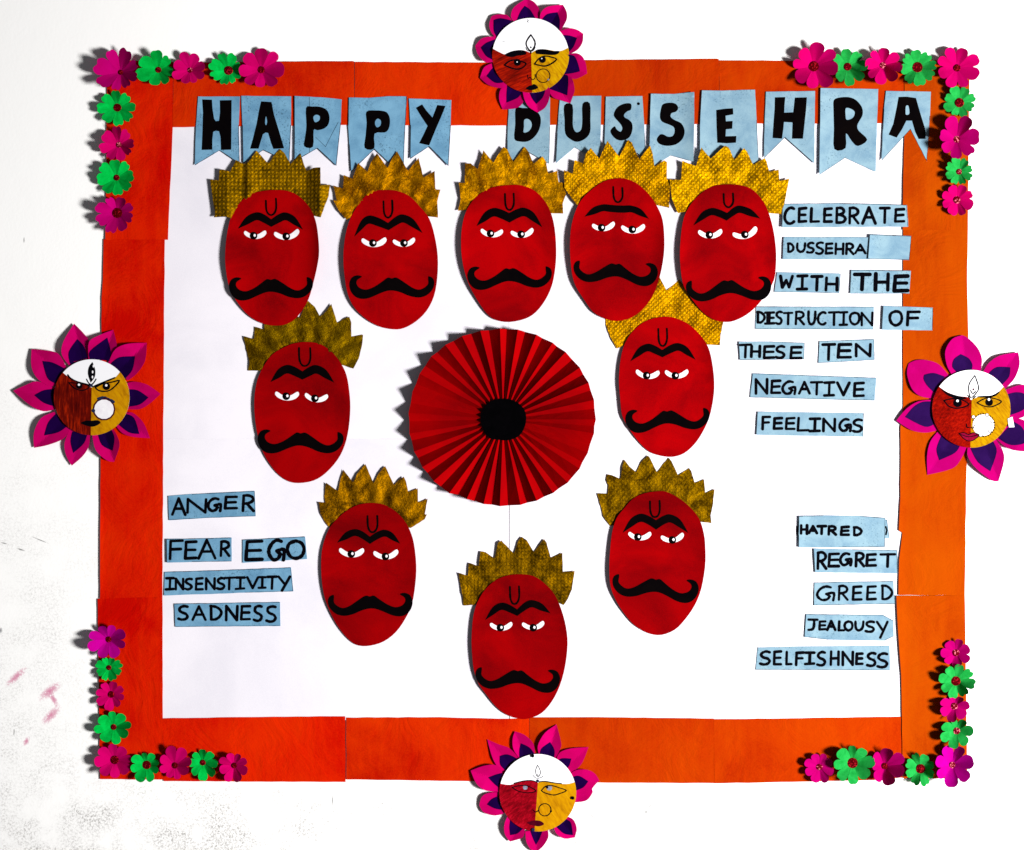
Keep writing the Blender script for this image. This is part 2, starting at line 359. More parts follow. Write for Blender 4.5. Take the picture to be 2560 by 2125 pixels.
# ---------------------------------------------------------------- orange border strips
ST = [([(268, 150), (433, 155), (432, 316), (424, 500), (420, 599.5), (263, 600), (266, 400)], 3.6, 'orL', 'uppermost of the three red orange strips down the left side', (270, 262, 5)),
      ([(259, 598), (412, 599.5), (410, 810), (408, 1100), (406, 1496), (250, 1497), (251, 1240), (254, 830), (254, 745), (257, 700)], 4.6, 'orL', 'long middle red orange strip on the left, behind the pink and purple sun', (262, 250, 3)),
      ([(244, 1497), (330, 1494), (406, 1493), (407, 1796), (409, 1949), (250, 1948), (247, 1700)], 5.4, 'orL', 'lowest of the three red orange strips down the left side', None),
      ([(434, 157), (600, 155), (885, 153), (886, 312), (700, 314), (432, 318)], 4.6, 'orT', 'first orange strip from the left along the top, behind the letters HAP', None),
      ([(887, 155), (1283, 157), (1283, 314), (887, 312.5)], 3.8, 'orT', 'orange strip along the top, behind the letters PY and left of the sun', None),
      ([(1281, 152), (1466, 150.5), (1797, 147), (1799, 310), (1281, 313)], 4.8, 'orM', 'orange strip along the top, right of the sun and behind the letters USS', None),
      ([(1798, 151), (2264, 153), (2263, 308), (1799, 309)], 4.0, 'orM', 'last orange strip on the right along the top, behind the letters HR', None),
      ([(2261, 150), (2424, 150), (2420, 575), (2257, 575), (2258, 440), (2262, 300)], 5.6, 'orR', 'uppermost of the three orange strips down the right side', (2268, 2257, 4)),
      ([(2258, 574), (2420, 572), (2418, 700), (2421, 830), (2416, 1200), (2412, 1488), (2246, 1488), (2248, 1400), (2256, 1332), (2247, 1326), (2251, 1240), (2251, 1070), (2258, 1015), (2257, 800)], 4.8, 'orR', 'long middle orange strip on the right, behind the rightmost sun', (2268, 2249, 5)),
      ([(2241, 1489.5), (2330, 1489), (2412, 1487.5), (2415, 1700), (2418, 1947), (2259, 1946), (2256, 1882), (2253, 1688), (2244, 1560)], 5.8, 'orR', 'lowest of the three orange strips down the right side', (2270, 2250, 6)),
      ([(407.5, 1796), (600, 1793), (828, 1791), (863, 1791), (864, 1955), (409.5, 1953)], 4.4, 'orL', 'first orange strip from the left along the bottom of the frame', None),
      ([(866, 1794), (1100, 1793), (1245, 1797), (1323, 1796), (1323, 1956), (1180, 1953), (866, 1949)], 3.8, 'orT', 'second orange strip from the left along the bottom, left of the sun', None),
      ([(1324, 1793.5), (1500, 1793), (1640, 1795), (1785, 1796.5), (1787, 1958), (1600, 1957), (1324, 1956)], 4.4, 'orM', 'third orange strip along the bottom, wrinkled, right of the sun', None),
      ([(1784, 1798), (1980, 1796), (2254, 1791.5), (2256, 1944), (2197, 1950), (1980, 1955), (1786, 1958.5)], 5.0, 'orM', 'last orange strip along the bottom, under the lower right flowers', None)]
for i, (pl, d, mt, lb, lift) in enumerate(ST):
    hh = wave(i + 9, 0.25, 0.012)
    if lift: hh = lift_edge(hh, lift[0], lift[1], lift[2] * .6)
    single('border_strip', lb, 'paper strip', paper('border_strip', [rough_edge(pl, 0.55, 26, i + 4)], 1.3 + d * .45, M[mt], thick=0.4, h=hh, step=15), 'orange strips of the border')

# ---------------------------------------------------------------- banner flags
FL = [('H', cC, [(78,127),(402,127),(392,350),(398,645),(245,543),(52,658),(62,350)],
       [(110,150),(185,152),(190,225),(202,300),(215,318),(240,315),(248,250),(246,157),(337,155),(336,300),(334,538),(255,540),(252,440),(240,396),(215,392),(195,400),(188,460),(188,538),(106,540),(112,400),(116,250)], None,
       'pale blue swallowtail flag with a thick letter H, first flag of HAPPY'),
      ('A', cC, [(412,122),(797,126),(795,350),(782,636),(582,540),(425,640),(420,350)],
       [(565,165),(645,170),(665,270),(705,400),(742,527),(660,532),(640,480),(620,410),(600,405),(578,420),(545,530),(480,530),(500,460),(530,340),(550,230)], [(602,280),(612,320),(604,350),(595,330)],
       'pale blue flag with the letter A, between the H and P of HAPPY'),
      ('P', cC, [(820,123),(935,128),(1080,138),(1187,150),(1180,330),(1145,662),(1000,527),(820,628),(822,400)],
       [(912,215),(960,205),(1020,207),(1070,230),(1092,280),(1085,340),(1050,375),(1000,388),(970,388),(965,515),(898,512),(905,440),(915,350)], [(968,285),(990,268),(1018,280),(1015,310),(990,326),(975,318)],
       'pale blue flag with the first letter P of HAPPY, creased with faint pencil lines'),
      ('P', cC, [(1240,135),(1400,138),(1550,125),(1690,127),(1675,400),(1661,745),(1440,533),(1257,708),(1245,500),(1236,350)],
       [(1378,245),(1450,235),(1520,242),(1550,270),(1560,320),(1550,375),(1520,405),(1440,415),(1438,528),(1365,525),(1372,430),(1380,330)], [(1445,320),(1465,298),(1490,315),(1487,350),(1463,366),(1447,350)],
       'wide pale blue flag with the second letter P of HAPPY, next to the Y'),
      ('Y', cC, [(1705,143),(2034,155),(2028,350),(2010,662),(1862,512),(1715,608),(1718,350)],
       [(1760,215),(1808,188),(1840,235),(1888,290),(1925,193),(1988,200),(1965,260),(1915,375),(1862,505),(1785,488),(1820,420),(1850,355),(1800,280)], None,
       'pale blue flag with the letter Y, last flag of HAPPY'),
      ('D', cD, [(100,115),(405,118),(405,350),(398,628),(245,542),(82,640),(85,450)],
       [(148,212),(200,210),(270,215),(320,250),(337,300),(325,370),(290,425),(240,460),(180,462),(138,440),(145,330)], [(212,300),(240,292),(265,315),(268,350),(245,385),(208,393),(210,350)],
       'pale blue flag with the letter D, tucked under the top sun'),
      ('U', cD, [(480,122),(790,118),(785,400),(780,610),(590,504),(448,625),(460,400)],
       [(512,190),(574,187),(576,330),(590,380),(612,392),(640,370),(648,300),(650,178),(704,175),(708,300),(706,390),(670,440),(610,464),(560,445),(520,400),(515,300)], None,
       'pale blue flag with the letter U in the banner word DUSSEHRA'),
      ('S', cD, [(822,125),(1098,120),(1115,400),(1122,600),(1060,548),(905,610),(808,620)],
       [(1012,178),(960,178),(910,205),(885,250),(890,280),(930,325),(948,360),(935,388),(905,370),(890,347),(858,382),(880,425),(915,450),(955,452),(1000,430),(1022,380),(1022,330),(1000,300),(965,280),(962,258),(985,235),(1012,222)], None,
       'narrow pale blue flag with the first S of DUSSEHRA and a stray ink dot'),
      ('S', cD, [(1162,103),(1330,105),(1487,90),(1487,300),(1480,612),(1310,566),(1160,660),(1150,480),(1155,300)],
       [(1255,180),(1310,170),(1350,180),(1367,210),(1350,238),(1318,248),(1310,275),(1340,300),(1390,325),(1415,380),(1400,440),(1350,483),(1280,494),(1225,478),(1206,445),(1230,410),(1255,408),(1290,425),(1325,420),(1340,390),(1335,355),(1300,335),(1250,315),(1230,280),(1238,215)], None,
       'pale blue flag with the larger second S of DUSSEHRA, curling forward'),
      ('E', cD, [(1545,78),(1700,80),(1943,72),(1955,300),(1970,605),(1930,632),(1750,645),(1530,640),(1530,350)],
       [(1652,225),(1720,215),(1778,212),(1780,258),(1722,268),(1725,310),(1775,307),(1772,365),(1725,370),(1722,422),(1803,420),(1800,470),(1730,475),(1660,470),(1655,350)], None,
       'wide pale blue flag with a small letter E above a golden crown'),
      ('H', cE, [(345,118),(713,112),(710,350),(708,655),(488,460),(330,615),(335,350)],
       [(412,160),(490,158),(484,220),(482,275),(550,272),(562,162),(652,160),(645,260),(622,470),(540,470),(545,352),(540,348),(480,345),(475,400),(465,470),(395,465),(402,350),(410,250)], None,
       'pale blue flag with the letter H of DUSSEHRA, left of the R'),
      ('R', cE, [(755,90),(1187,98),(1178,350),(1167,718),(940,612),(745,742),(750,400)],
       [(852,190),(880,165),(960,158),(1020,180),(1065,235),(1070,290),(1050,330),(1030,370),(1040,410),(1105,478),(1035,525),(990,490),(945,430),(942,540),(858,548),(855,400),(852,260)], [(945,240),(990,250),(1012,275),(995,315),(950,328),(942,290)],
       'longest pale blue flag with a big letter R'),
      ('A', cE, [(1245,112),(1582,118),(1575,300),(1552,635),(1430,398),(1212,635),(1222,400),(1230,250)],
       [(1340,157),(1400,155),(1470,165),(1500,270),(1540,400),(1542,472),(1490,472),(1465,420),(1440,335),(1398,335),(1365,400),(1325,462),(1265,440),(1300,360),(1325,240)], [(1395,225),(1412,222),(1420,250),(1420,285),(1395,290),(1392,260)],
       'last pale blue flag of the banner, letter A with a deep notch')]
blue2 = paper_mat('light_blue_card', (0.235, 0.365, 0.44), (0.14, 0.25, 0.345), 26, 1.0, wrinkle=0.2, specks=(0.04, 0.09, 0.13))
for i, (ch, cx, pl, let, hole, lb) in enumerate(FL):
    raw = cx(pl); pl = rough_edge(cx(pl), 0.35, 14, i); xs = [p[0] for p in pl]; ys = [p[1] for p in pl]
    x0, x1, y0, y1 = min(xs), max(xs), min(ys), max(ys); xm = (x0 + x1) / 2; hw = (x1 - x0) / 2
    rnd = random.Random(i + 40); al, ar, ab = rnd.uniform(.3, 1.6), rnd.uniform(0.2, 1.5), rnd.uniform(0, 1.3)
    if i == 8: al, ar, ab = 5, 7, 0
    if i in (9, 11): al = 4.5
    def hf(x, y, xm=xm, hw=hw, y0=y0, y1=y1, al=al, ar=ar, ab=ab, i=i):
        u = (x - xm) / hw; v = (y - y0) / (y1 - y0)
        return (al if u < 0 else ar) * abs(u) ** 2.2 + ab * v * v + 0.6 * noise.noise(Vector((x * .02, y * .02, i)))
    t = Thing('letter_flag', lb, 'banner flag', xm, (y0 + y1) / 2, 'blue letter flags of the banner')
    m = M['blue'] if i < 5 else blue2
    f = paper('flag', [pl], 4.9 + (i % 3) * 0.15, m, t, thick=0.7, h=hf, step=9)
    sharp = range(len(let)) if ch in 'HAYE' else ()
    lp = [cx(let)] if ch in 'HAYE' else [catmull(cx(let), 3)]
    if ch in 'HAYE':
        lp = [catmull(cx(let), 3, sharp=[k for k in range(len(let))])] if ch in 'YE' else lp
    if hole: lp.append(catmull(cx(hole), 3))
    paper('letter', lp, 5.3 + (i % 3) * 0.15, M['black'], t, thick=0, h=hf, step=9, smooth=False)
    if i == 7: paper('ink_dot', [ring(*cD.p(1069, 178), 3.6, 12)], 5.8, M['black'], t, thick=0, h=hf)
    X0, Y0 = sum(p[0] for p in raw) / len(raw), sum(p[1] for p in raw) / len(raw)
    rw = [(X0 + (a - X0) * .992, Y0 + (b - Y0) * .994) for a, b in raw]
    ed = [[rw[k], rw[(k + 1) % len(rw)]] for k in range(len(rw)) if rnd.random() < (.75 if i < 5 else .5) and (rw[k][1] + rw[(k + 1) % len(rw)][1]) / 2 > Y0 - 45]
    cutl = []
    for a, b in ed:
        n = max(2, int(math.hypot(b[0] - a[0], b[1] - a[1]) / 9)); cutl.append([(a[0] + (b[0] - a[0]) * q / n, a[1] + (b[1] - a[1]) * q / n) for q in range(n + 1)])
    for cl_ in cutl: ink('cut_line', [cl_], 1.0 if i < 5 else .6, 5.35 + (i % 3) * .15, M['marker'], t, h=hf, wob=.4)
    if i == 2: ink('pencil_line', [cC([(936, 132), (938, 210)]), cC([(938, 515), (937, 560)]), cC([(985, 440), (1062, 515)]), cC([(1062, 515), (1110, 420), (1160, 325)])], 0.7, 5.5, M['marker'], t, h=hf)

# ---------------------------------------------------------------- masks
def similar(pts, a, b, A, B, flip):
    out = []
    if flip: pts = [(a[0] + b[0] - x, y + 0) for x, y in pts]; a, b = (a[0] + b[0] - b[0], b[1]), (a[0] + b[0] - a[0], a[1])
    z = complex(B[0] - A[0], B[1] - A[1]) / complex(b[0] - a[0], b[1] - a[1])
    for x, y in pts:
        q = complex(A[0], A[1]) + complex(x - a[0], y - a[1]) * z; out.append((q.real, q.imag))
    return out
MOU = [(1215,1055),(1180,1045),(1140,1062),(1120,1110),(1132,1165),(1165,1205),(1210,1222),(1270,1215),(1340,1185),(1400,1163),(1450,1160),(1510,1175),(1570,1200),(1640,1212),(1700,1195),(1745,1150),(1758,1100),(1745,1065),(1715,1052),(1712,1075),(1712,1110),(1680,1140),(1640,1152),(1590,1135),(1530,1095),(1475,1062),(1440,1068),(1410,1062),(1370,1090),(1310,1130),(1250,1152),(1200,1140),(1175,1110),(1180,1080)]
EYE = [(0.0,-.04),(0.08,-.07),(0.34,.085),(0.62,.09),(0.92,-.08),(1.0,-.02),(0.99,.08),(0.86,.21),(0.62,.29),(0.36,.28),(0.12,.18),(0.0,.06)]
HEADS = [
 dict(c=h1c, o=[(570,405),(660,412),(740,450),(810,520),(855,600),(880,700),(893,860),(880,970),(850,1100),(815,1220),(770,1300),(720,1365),(650,1410),(570,1422),(480,1410),(390,1365),(320,1300),(250,1200),(210,1100),(190,960),(190,850),(205,720),(235,600),(290,510),(370,440),(470,412)],
  k=[(102,610),(112,585),(75,325),(140,333),(145,250),(180,252),(225,268),(270,180),(330,210),(365,190),(425,108),(500,195),(520,200),(550,150),(600,97),(635,130),(678,208),(755,130),(775,200),(800,262),(850,238),(903,235),(905,370),(975,365),(965,450),(930,540),(905,610),(830,595),(700,650),(300,640),(200,605)],
  b=[(285,695),(425,572),(535,625),(645,573),(773,702),(535,682),60], u=[(495,485),(570,470),598], m=[(217,1125),(848,1105),0],
  e=[((332,725),(497,722),(402,748)),((557,735),(743,712),(647,753))], curl=(5,13), lift=9, f=0, d=9, lb='red moustached mask with a curling shiny crown, below the letters HA of the banner'),
 dict(c=h1c, o=[(1390,405),(1480,412),(1570,450),(1650,530),(1720,620),(1760,750),(1783,900),(1780,1060),(1755,1200),(1700,1310),(1620,1390),(1530,1440),(1450,1450),(1350,1430),(1250,1375),(1160,1290),(1110,1190),(1085,1060),(1075,920),(1085,780),(1115,650),(1170,540),(1240,450),(1310,412)],
  k=[(1100,627),(1040,560),(1000,482),(1025,485),(1000,370),(1072,395),(1078,292),(1145,320),(1185,200),(1255,268),(1280,200),(1327,128),(1405,240),(1440,170),(1478,115),(1560,262),(1600,210),(1640,165),(1675,310),(1760,262),(1765,400),(1803,402),(1780,490),(1785,612),(1690,600),(1400,560),(1150,600)],
  b=[(1158,755),(1265,597),(1412,652),(1525,588),(1670,728),(1415,707),62], u=[(1377,490),(1442,485),617], m=[(1120,1110),(1758,1100),0],
  e=[((1213,782),(1398,775),(1297,803)),((1448,790),(1612,775),(1530,803))], curl=(4,3), lift=3, f=1, d=9, lb='red moustached mask with a crumpled gold crown, below the letters PY'),
 dict(c=h2c, o=[(440,397),(530,402),(620,440),(690,510),(740,600),(770,720),(782,880),(775,1020),(750,1150),(700,1260),(630,1350),(550,1400),(430,1425),(330,1410),(260,1360),(190,1260),(130,1150),(90,1030),(70,900),(70,760),(90,640),(130,550),(200,470),(300,415)],
  k=[(45,592),(65,500),(50,380),(95,382),(97,235),(140,235),(193,280),(235,137),(310,230),(385,110),(415,130),(460,225),(545,110),(575,150),(612,237),(680,183),(705,220),(722,313),(790,290),(800,380),(840,378),(855,470),(830,540),(835,612),(750,610),(450,580),(130,580)],
  b=[(185,705),(310,570),(430,607),(545,568),(678,715),(432,680),65], u=[(398,465),(463,462),590], m=[(115,1075),(750,1055),0],
  e=[((217,738),(382,745),(289,762)),((442,755),(610,732),(519,768))], curl=(5,5), lift=5, f=2, d=10, lb='red moustached mask below the letter D, directly above the pleated fan'),
 dict(c=h2c, o=[(1240,347),(1320,355),(1400,395),(1480,470),(1540,560),(1580,660),(1593,800),(1588,930),(1560,1080),(1510,1220),(1440,1320),(1350,1390),(1240,1418),(1150,1400),(1060,1350),(1000,1270),(930,1160),(900,1060),(885,900),(890,740),(920,610),(970,510),(1050,430),(1140,370)],
  k=[(940,548),(900,500),(845,420),(838,285),(905,312),(920,210),(985,235),(1000,170),(1040,118),(1105,200),(1165,65),(1255,185),(1320,57),(1350,80),(1405,205),(1485,100),(1505,160),(1520,262),(1590,212),(1613,225),(1612,355),(1635,360),(1630,570),(1545,550),(1240,520),(1000,560)],
  b=[(995,635),(1130,543),(1235,550),(1350,552),(1478,652),(1240,605),52], u=[(1210,412),(1278,420),532], m=[(912,1010),(1545,1050),1],
  e=[((1052,702),(1220,685),(1122,718)),((1271,715),(1447,705),(1353,732))], curl=(4,7), lift=10, f=3, d=11, lb='red mask with nearly straight eyebrows, below the two letters S'),
 dict(c=h2c, o=[(2070,392),(2170,400),(2250,430),(2320,500),(2370,590),(2410,730),(2430,880),(2430,1000),(2415,1110),(2360,1210),(2290,1300),(2210,1370),(2120,1415),(2050,1425),(1970,1410),(1890,1360),(1820,1280),(1770,1210),(1730,1130),(1710,960),(1715,800),(1740,640),(1800,530),(1880,450),(1960,405)],
  k=[(1695,610),(1650,500),(1632,355),(1718,360),(1728,215),(1830,255),(1870,115),(1940,200),(2050,102),(2075,115),(2120,210),(2190,120),(2215,150),(2260,245),(2345,195),(2360,220),(2380,300),(2450,280),(2455,370),(2530,348),(2495,530),(2470,615),(2390,610),(2080,560),(1780,590)],
  b=[(1812,700),(1945,570),(2065,607),(2160,552),(2313,650),(2060,665),55], u=[(2038,465),(2108,462),570], m=[(1755,1165),(2395,1145),1],
  e=[((1848,750),(2026,742),(1930,772)),((2107,770),(2287,720),(2197,770))], curl=(4,3), lift=8, f=4, d=11, lb='red moustached mask below the letter E, left of the strip CELEBRATE'),
 dict(c=cF, o=[(690,405),(780,420),(870,480),(940,570),(980,660),(1000,780),(1007,900),(995,1050),(965,1180),(910,1290),(820,1390),(730,1445),(620,1463),(540,1448),(460,1390),(390,1300),(340,1200),(305,1070),(288,920),(290,800),(310,690),(350,600),(420,500),(520,440),(600,412)],
  k=[(240,620),(250,555),(225,460),(207,360),(285,382),(290,290),(360,310),(365,260),(420,170),(480,230),(560,150),(615,215),(630,225),(655,160),(690,95),(740,140),(780,215),(820,180),(865,118),(910,262),(960,230),(1000,215),(1015,260),(1015,365),(1103,350),(1095,430),(1070,530),(1030,605),(940,575),(650,600),(350,620)],
  b=[(410,705),(530,577),(650,625),(755,578),(887,710),(648,688),65], u=[(623,450),(707,450),590], m=[(312,1125),(958,1130),0],
  e=[((445,790),(622,793),(527,812)),((668,800),(840,812),(742,828))], curl=(2,2), lift=0, f=5, d=8, lb='red moustached mask with a dull gold crown, left of the pleated fan'),
 dict(c=cJ, o=[(790,305),(880,320),(970,365),(1050,440),(1110,530),(1140,640),(1157,790),(1150,920),(1120,1060),(1070,1170),(1010,1260),(930,1330),(840,1357),(740,1345),(660,1310),(580,1230),(510,1130),(465,1040),(450,900),(442,780),(455,620),(490,500),(560,400),(660,330)],
  k=[(425,545),(380,460),(345,370),(338,300),(450,300),(480,150),(600,200),(650,60),(690,80),(748,8),(800,110),(895,25),(940,90),(970,150),(1050,190),(1080,260),(1150,250),(1170,310),(1230,312),(1225,350),(1205,440),(1200,520),(1110,515),(800,480),(500,510)],
  b=[(528,640),(655,508),(768,555),(890,503),(1017,628),(768,610),58], u=[(738,397),(802,395),530], m=[(490,1070),(1122,1035),0],
  e=[((571,715),(746,725),(650,747)),((789,720),(962,715),(865,748))], curl=(3,6), lift=0, f=3, d=9, lb='red mask right of the fan, its crown tucked under two other masks'),
 dict(c=cG, o=[(1650,352),(1740,365),(1820,410),(1890,480),(1935,560),(1965,660),(1982,820),(1975,960),(1950,1110),(1900,1220),(1830,1320),(1740,1390),(1640,1422),(1550,1422),(1480,1380),(1410,1300),(1350,1200),(1300,1080),(1275,950),(1268,800),(1280,680),(1320,560),(1380,480),(1460,410),(1550,365)],
  k=[(1340,545),(1300,500),(1262,430),(1250,345),(1300,350),(1293,300),(1305,200),(1395,265),(1415,170),(1435,102),(1508,198),(1540,130),(1600,60),(1662,205),(1700,130),(1748,75),(1815,218),(1850,180),(1888,155),(1905,190),(1922,270),(1993,243),(1995,350),(2067,320),(2045,440),(2062,437),(2045,475),(1940,540),(1800,520),(1500,540)],
  b=[(1390,650),(1520,548),(1635,605),(1750,553),(1862,658),(1635,660),52], u=[(1617,450),(1690,450),577], m=[(1320,1090),(1955,1090),1],
  e=[((1405,705),(1590,707),(1495,735)),((1662,728),(1846,715),(1751,754))], curl=(2,3), lift=2, f=6, d=8, lb='red mask with a dark folded crown, lower left of the fan and right of EGO'),
 dict(c=cI, o=[(900,587),(1000,600),(1090,660),(1160,740),(1210,850),(1245,980),(1257,1110),(1240,1270),(1200,1420),(1140,1540),(1060,1630),(960,1670),(890,1670),(800,1640),(720,1580),(640,1480),(590,1410),(555,1310),(540,1180),(537,1050),(550,900),(580,800),(640,700),(720,630),(810,595)],
  k=[(475,822),(470,750),(450,650),(437,575),(510,598),(515,500),(590,525),(605,415),(640,420),(708,468),(735,350),(760,333),(855,432),(885,340),(910,305),(950,330),(1005,420),(1050,360),(1080,322),(1100,350),(1130,462),(1218,425),(1222,570),(1310,562),(1290,700),(1260,770),(1228,818),(1190,800),(900,760),(570,815)],
  b=[(640,930),(760,800),(880,850),(990,780),(1130,880),(880,900),55], u=[(825,682),(893,678),815], m=[(567,1330),(1202,1370),1],
  e=[((677,965),(842,958),(753,988)),((917,962),(1081,950),(1000,988))], curl=(3,4), lift=3, f=7, d=9, lb='lowest red mask, standing just above the bottom border and the bottom sun'),
 dict(c=cK, o=[(830,392),(900,400),(1000,450),(1100,530),(1190,640),(1235,780),(1248,920),(1245,1080),(1210,1280),(1150,1430),(1060,1560),(970,1650),(850,1697),(740,1685),(620,1620),(540,1540),(450,1410),(390,1270),(375,1120),(380,960),(400,770),(440,640),(500,560),(590,460),(700,410)],
  k=[(382,708),(320,620),(300,530),(262,412),(362,415),(365,340),(345,290),(350,237),(395,245),(475,280),(490,180),(508,103),(560,170),(620,220),(660,130),(725,67),(745,90),(808,222),(860,150),(915,88),(940,120),(1000,250),(1050,215),(1100,182),(1120,210),(1150,318),(1235,283),(1240,340),(1245,408),(1330,372),(1315,520),(1295,610),(1303,683),(1200,670),(850,620),(500,680)],
  b=[(497,770),(655,597),(800,655),(930,602),(1093,772),(800,742),75], u=[(745,485),(832,480),632], m=[(405,1200),(1188,1280),1],
  e=[((550,778),(755,778),(634,808)),((845,812),(1050,785),(948,835))], curl=(4,3), lift=1, f=8, d=9, lb='red moustached mask lower right of the fan, left of the word HATRED')]
YEL, OLV = ((0.62, 0.37, 0.004), (0.30, 0.15, 0.001)), ((0.27, 0.205, 0.003), (0.13, 0.085, 0.001))
FOIL = [foil('dotted_dull_gold_foil', (0.24, 0.1188, 0.0003), (0.09, 0.0484, 0.0002), 10, 0, dd=.45), foil('crumpled_gold_foil', (0.40, 0.1628, 0.0003), (0.17, 0.0572, 0.0002), 7, 0.6, dd=.05),
        foil('gold_foil', (0.44, 0.1936, 0.0003), (0.20, 0.0704, 0.0002), 9, 0.2, dd=.06), foil('dotted_bright_gold_foil', (0.46, 0.2200, 0.0004), (0.20, 0.0792, 0.0002), 8, 0.75, dd=.28),
        foil('checked_bright_gold_foil', (0.44, 0.2244, 0.0004), (0.19, 0.0836, 0.0002), 9, 0.8, dd=.32), foil('ribbed_olive_gold_foil', (0.19, 0.1056, 0.0003), (0.08, 0.0396, 0.0002), 5, 0.5, dd=.08),
        foil('brown_gold_foil', (0.28, 0.1188, 0.0003), (0.07, 0.0282, 0.0002), 6, 0.3, dd=.05), foil('dotted_brown_gold_foil', (0.16, 0.0774, 0.0003), (0.05, 0.0246, 0.0002), 9, 0, dd=.18), foil('checked_brown_gold_foil', (0.17, 0.0862, 0.0003), (0.065, 0.0308, 0.0002), 9, 0.85, dd=.16)]
for i, hd in enumerate(HEADS):
    c = hd['c']; o = catmull(c(hd['o']), 3)
    xs = [p[0] for p in o]; ys = [p[1] for p in o]; xm = (min(xs) + max(xs)) / 2; hw = (max(xs) - min(xs)) / 2; ym = (min(ys) + max(ys)) / 2; hv = (max(ys) - min(ys)) / 2
    cl, cr = hd['curl']; d = hd['d'] - (1.3 if i < 5 else 2.6)
    def hf(x, y, xm=xm, hw=hw, ym=ym, hv=hv, cl=cl, cr=cr, i=i):
        u = (x - xm) / hw; v = (y - ym) / hv
        return 1.25 * (cl if u < 0 else cr) * abs(u) ** 5.5 - 1.5 * (v * v) + 2 + 0.9 * noise.noise(Vector((x * .013, y * .013, i * 2.3)))
    t = Thing('mask', hd['lb'], 'paper mask', xm, ym, 'ten red moustached masks')
    kr = rough_edge(c(hd['k']), 0.4, 8, i); L = hd['lift']; cyk = min(ys) + hw
    def kf(x, y, xm=xm, cyk=cyk, hw=hw, L=L, i=i, n=9 + i % 3):
        a = math.atan2(x - xm, cyk - y); r = math.hypot(x - xm, cyk - y) / hw
        rid = abs((((a * n / math.pi + i * .37) % 1)) - .5) * 2
        g = max(0, r - 0.9)
        left = 1.25 if x < xm else 0.55
        fold = 0
        if i == 0:   # this crown is folded and curls forward at both ends
            zx = (x - 500) * 3; pr = ((60, 5), (200, 12), (334, 2), (352, 10), (470, 3), (800, 4), (905, 19), (980, 4))
            for (xa, ha), (xb, hb) in zip(pr, pr[1:]):
                if xa <= zx <= xb: return ha + (hb - ha) * (zx - xa) / (xb - xa) - 2.5 + 0.8 * noise.noise(Vector((x * .05, y * .05, 1)))
            return 3
        return (3.6 if i in (1, 3, 5, 7) else 2.6) * rid * min(1, r) + L * g * left + fold + 2.0 * noise.noise(Vector((x * .045, y * .045, i * 5.1))) + 0.9 * noise.noise(Vector((x * .13, y * .13, i)))
    dk = 6.6 if i < 5 else 3.2
    def kg(x, y, kf=kf, dk=dk, d=d, xm=xm, ym=ym, hw=hw, hv=hv):
        h = kf(x, y); return min(h, d - 2.6 - dk) if ((x - xm) / hw) ** 2 + ((y - ym) / hv) ** 2 < 1.05 else h
    paper('crown', [kr], dk, FOIL[hd['f']], t, thick=0.5, h=kg, step=5.5, smooth=True)
    face = paper('face', [o], d, M['red_dim' if i in (5, 7, 8, 9) else 'red'], t, thick=1.6, h=hf, step=11)
    Lp, PL, Vt, PR, Rp, Vb, th = hd['b']
    lm = ((Lp[0] * .55 + PL[0] * .45), (Lp[1] * .28 + PL[1] * .72)); rm = ((Rp[0] * .55 + PR[0] * .45), (Rp[1] * .28 + PR[1] * .72))
    lq = ((Vt[0] + PL[0]) / 2, PL[1] * .72 + Vt[1] * .28); rq = ((Vt[0] + PR[0]) / 2, PR[1] * .72 + Vt[1] * .28)
    br = [Lp, lm, PL, lq, Vt, rq, PR, rm, Rp, (rm[0] - 10, rm[1] + th * .95), (PR[0], PR[1] + th), (rq[0] + 5, rq[1] + th * 1.05), Vb, (lq[0] - 5, lq[1] + th * 1.05), (PL[0], PL[1] + th), (lm[0] + 10, lm[1] + th * .95)]
    paper('eyebrow', [catmull(c(br), 4, sharp=[0, 4, 8, 12])], d + .7, M['black'], t, thick=0, h=hf, step=9, smooth=False)
    A, B, yb = hd['u']; k = c.k
    us = [A, (A[0] + 3, A[1] + (yb - A[1]) * .6), (A[0] + (B[0] - A[0]) * .25, yb - 14), ((A[0] + B[0]) / 2 + 4, yb - 5), (B[0] - (B[0] - A[0]) * .15, yb - 20), (B[0] + 2, B[1] + (yb - B[1]) * .55), B]
    ink('forehead_mark', [catmull(c(us), 3, False)], 4.8, d + .6, M['black'], t, h=hf)
    mA, mB, fl = hd['m']
    mp = similar(MOU, (1120, 1110), (1758, 1100), mA, mB, fl)
    paper('moustache', [catmull(c(mp), 3)], d + .75, M['black'], t, thick=0, h=hf, step=9, smooth=False)
    for a, b, pp in hd['e']:
        z = complex(b[0] - a[0], b[1] - a[1]); el = []
        for u, v in EYE:
            q = complex(*a) + z * complex(u, v); el.append((q.real, q.imag))
        e = paper('eye', [catmull(c(el), 3)], d + .7, M['eyewhite'], t, thick=0, h=hf, step=9, smooth=False)
        px, py = c.p(*pp)
        paper('pupil', [ring(px, py, 9.6, 20)], d + 1.0, M['black'], (t, e), thick=0, h=hf, smooth=False)
        paper('highlight', [ring(px + 2.8, py - 1, 3.0, 10, 3.6)], d + 1.25, M['eyewhite'], (t, e), thick=0, h=hf, smooth=False)

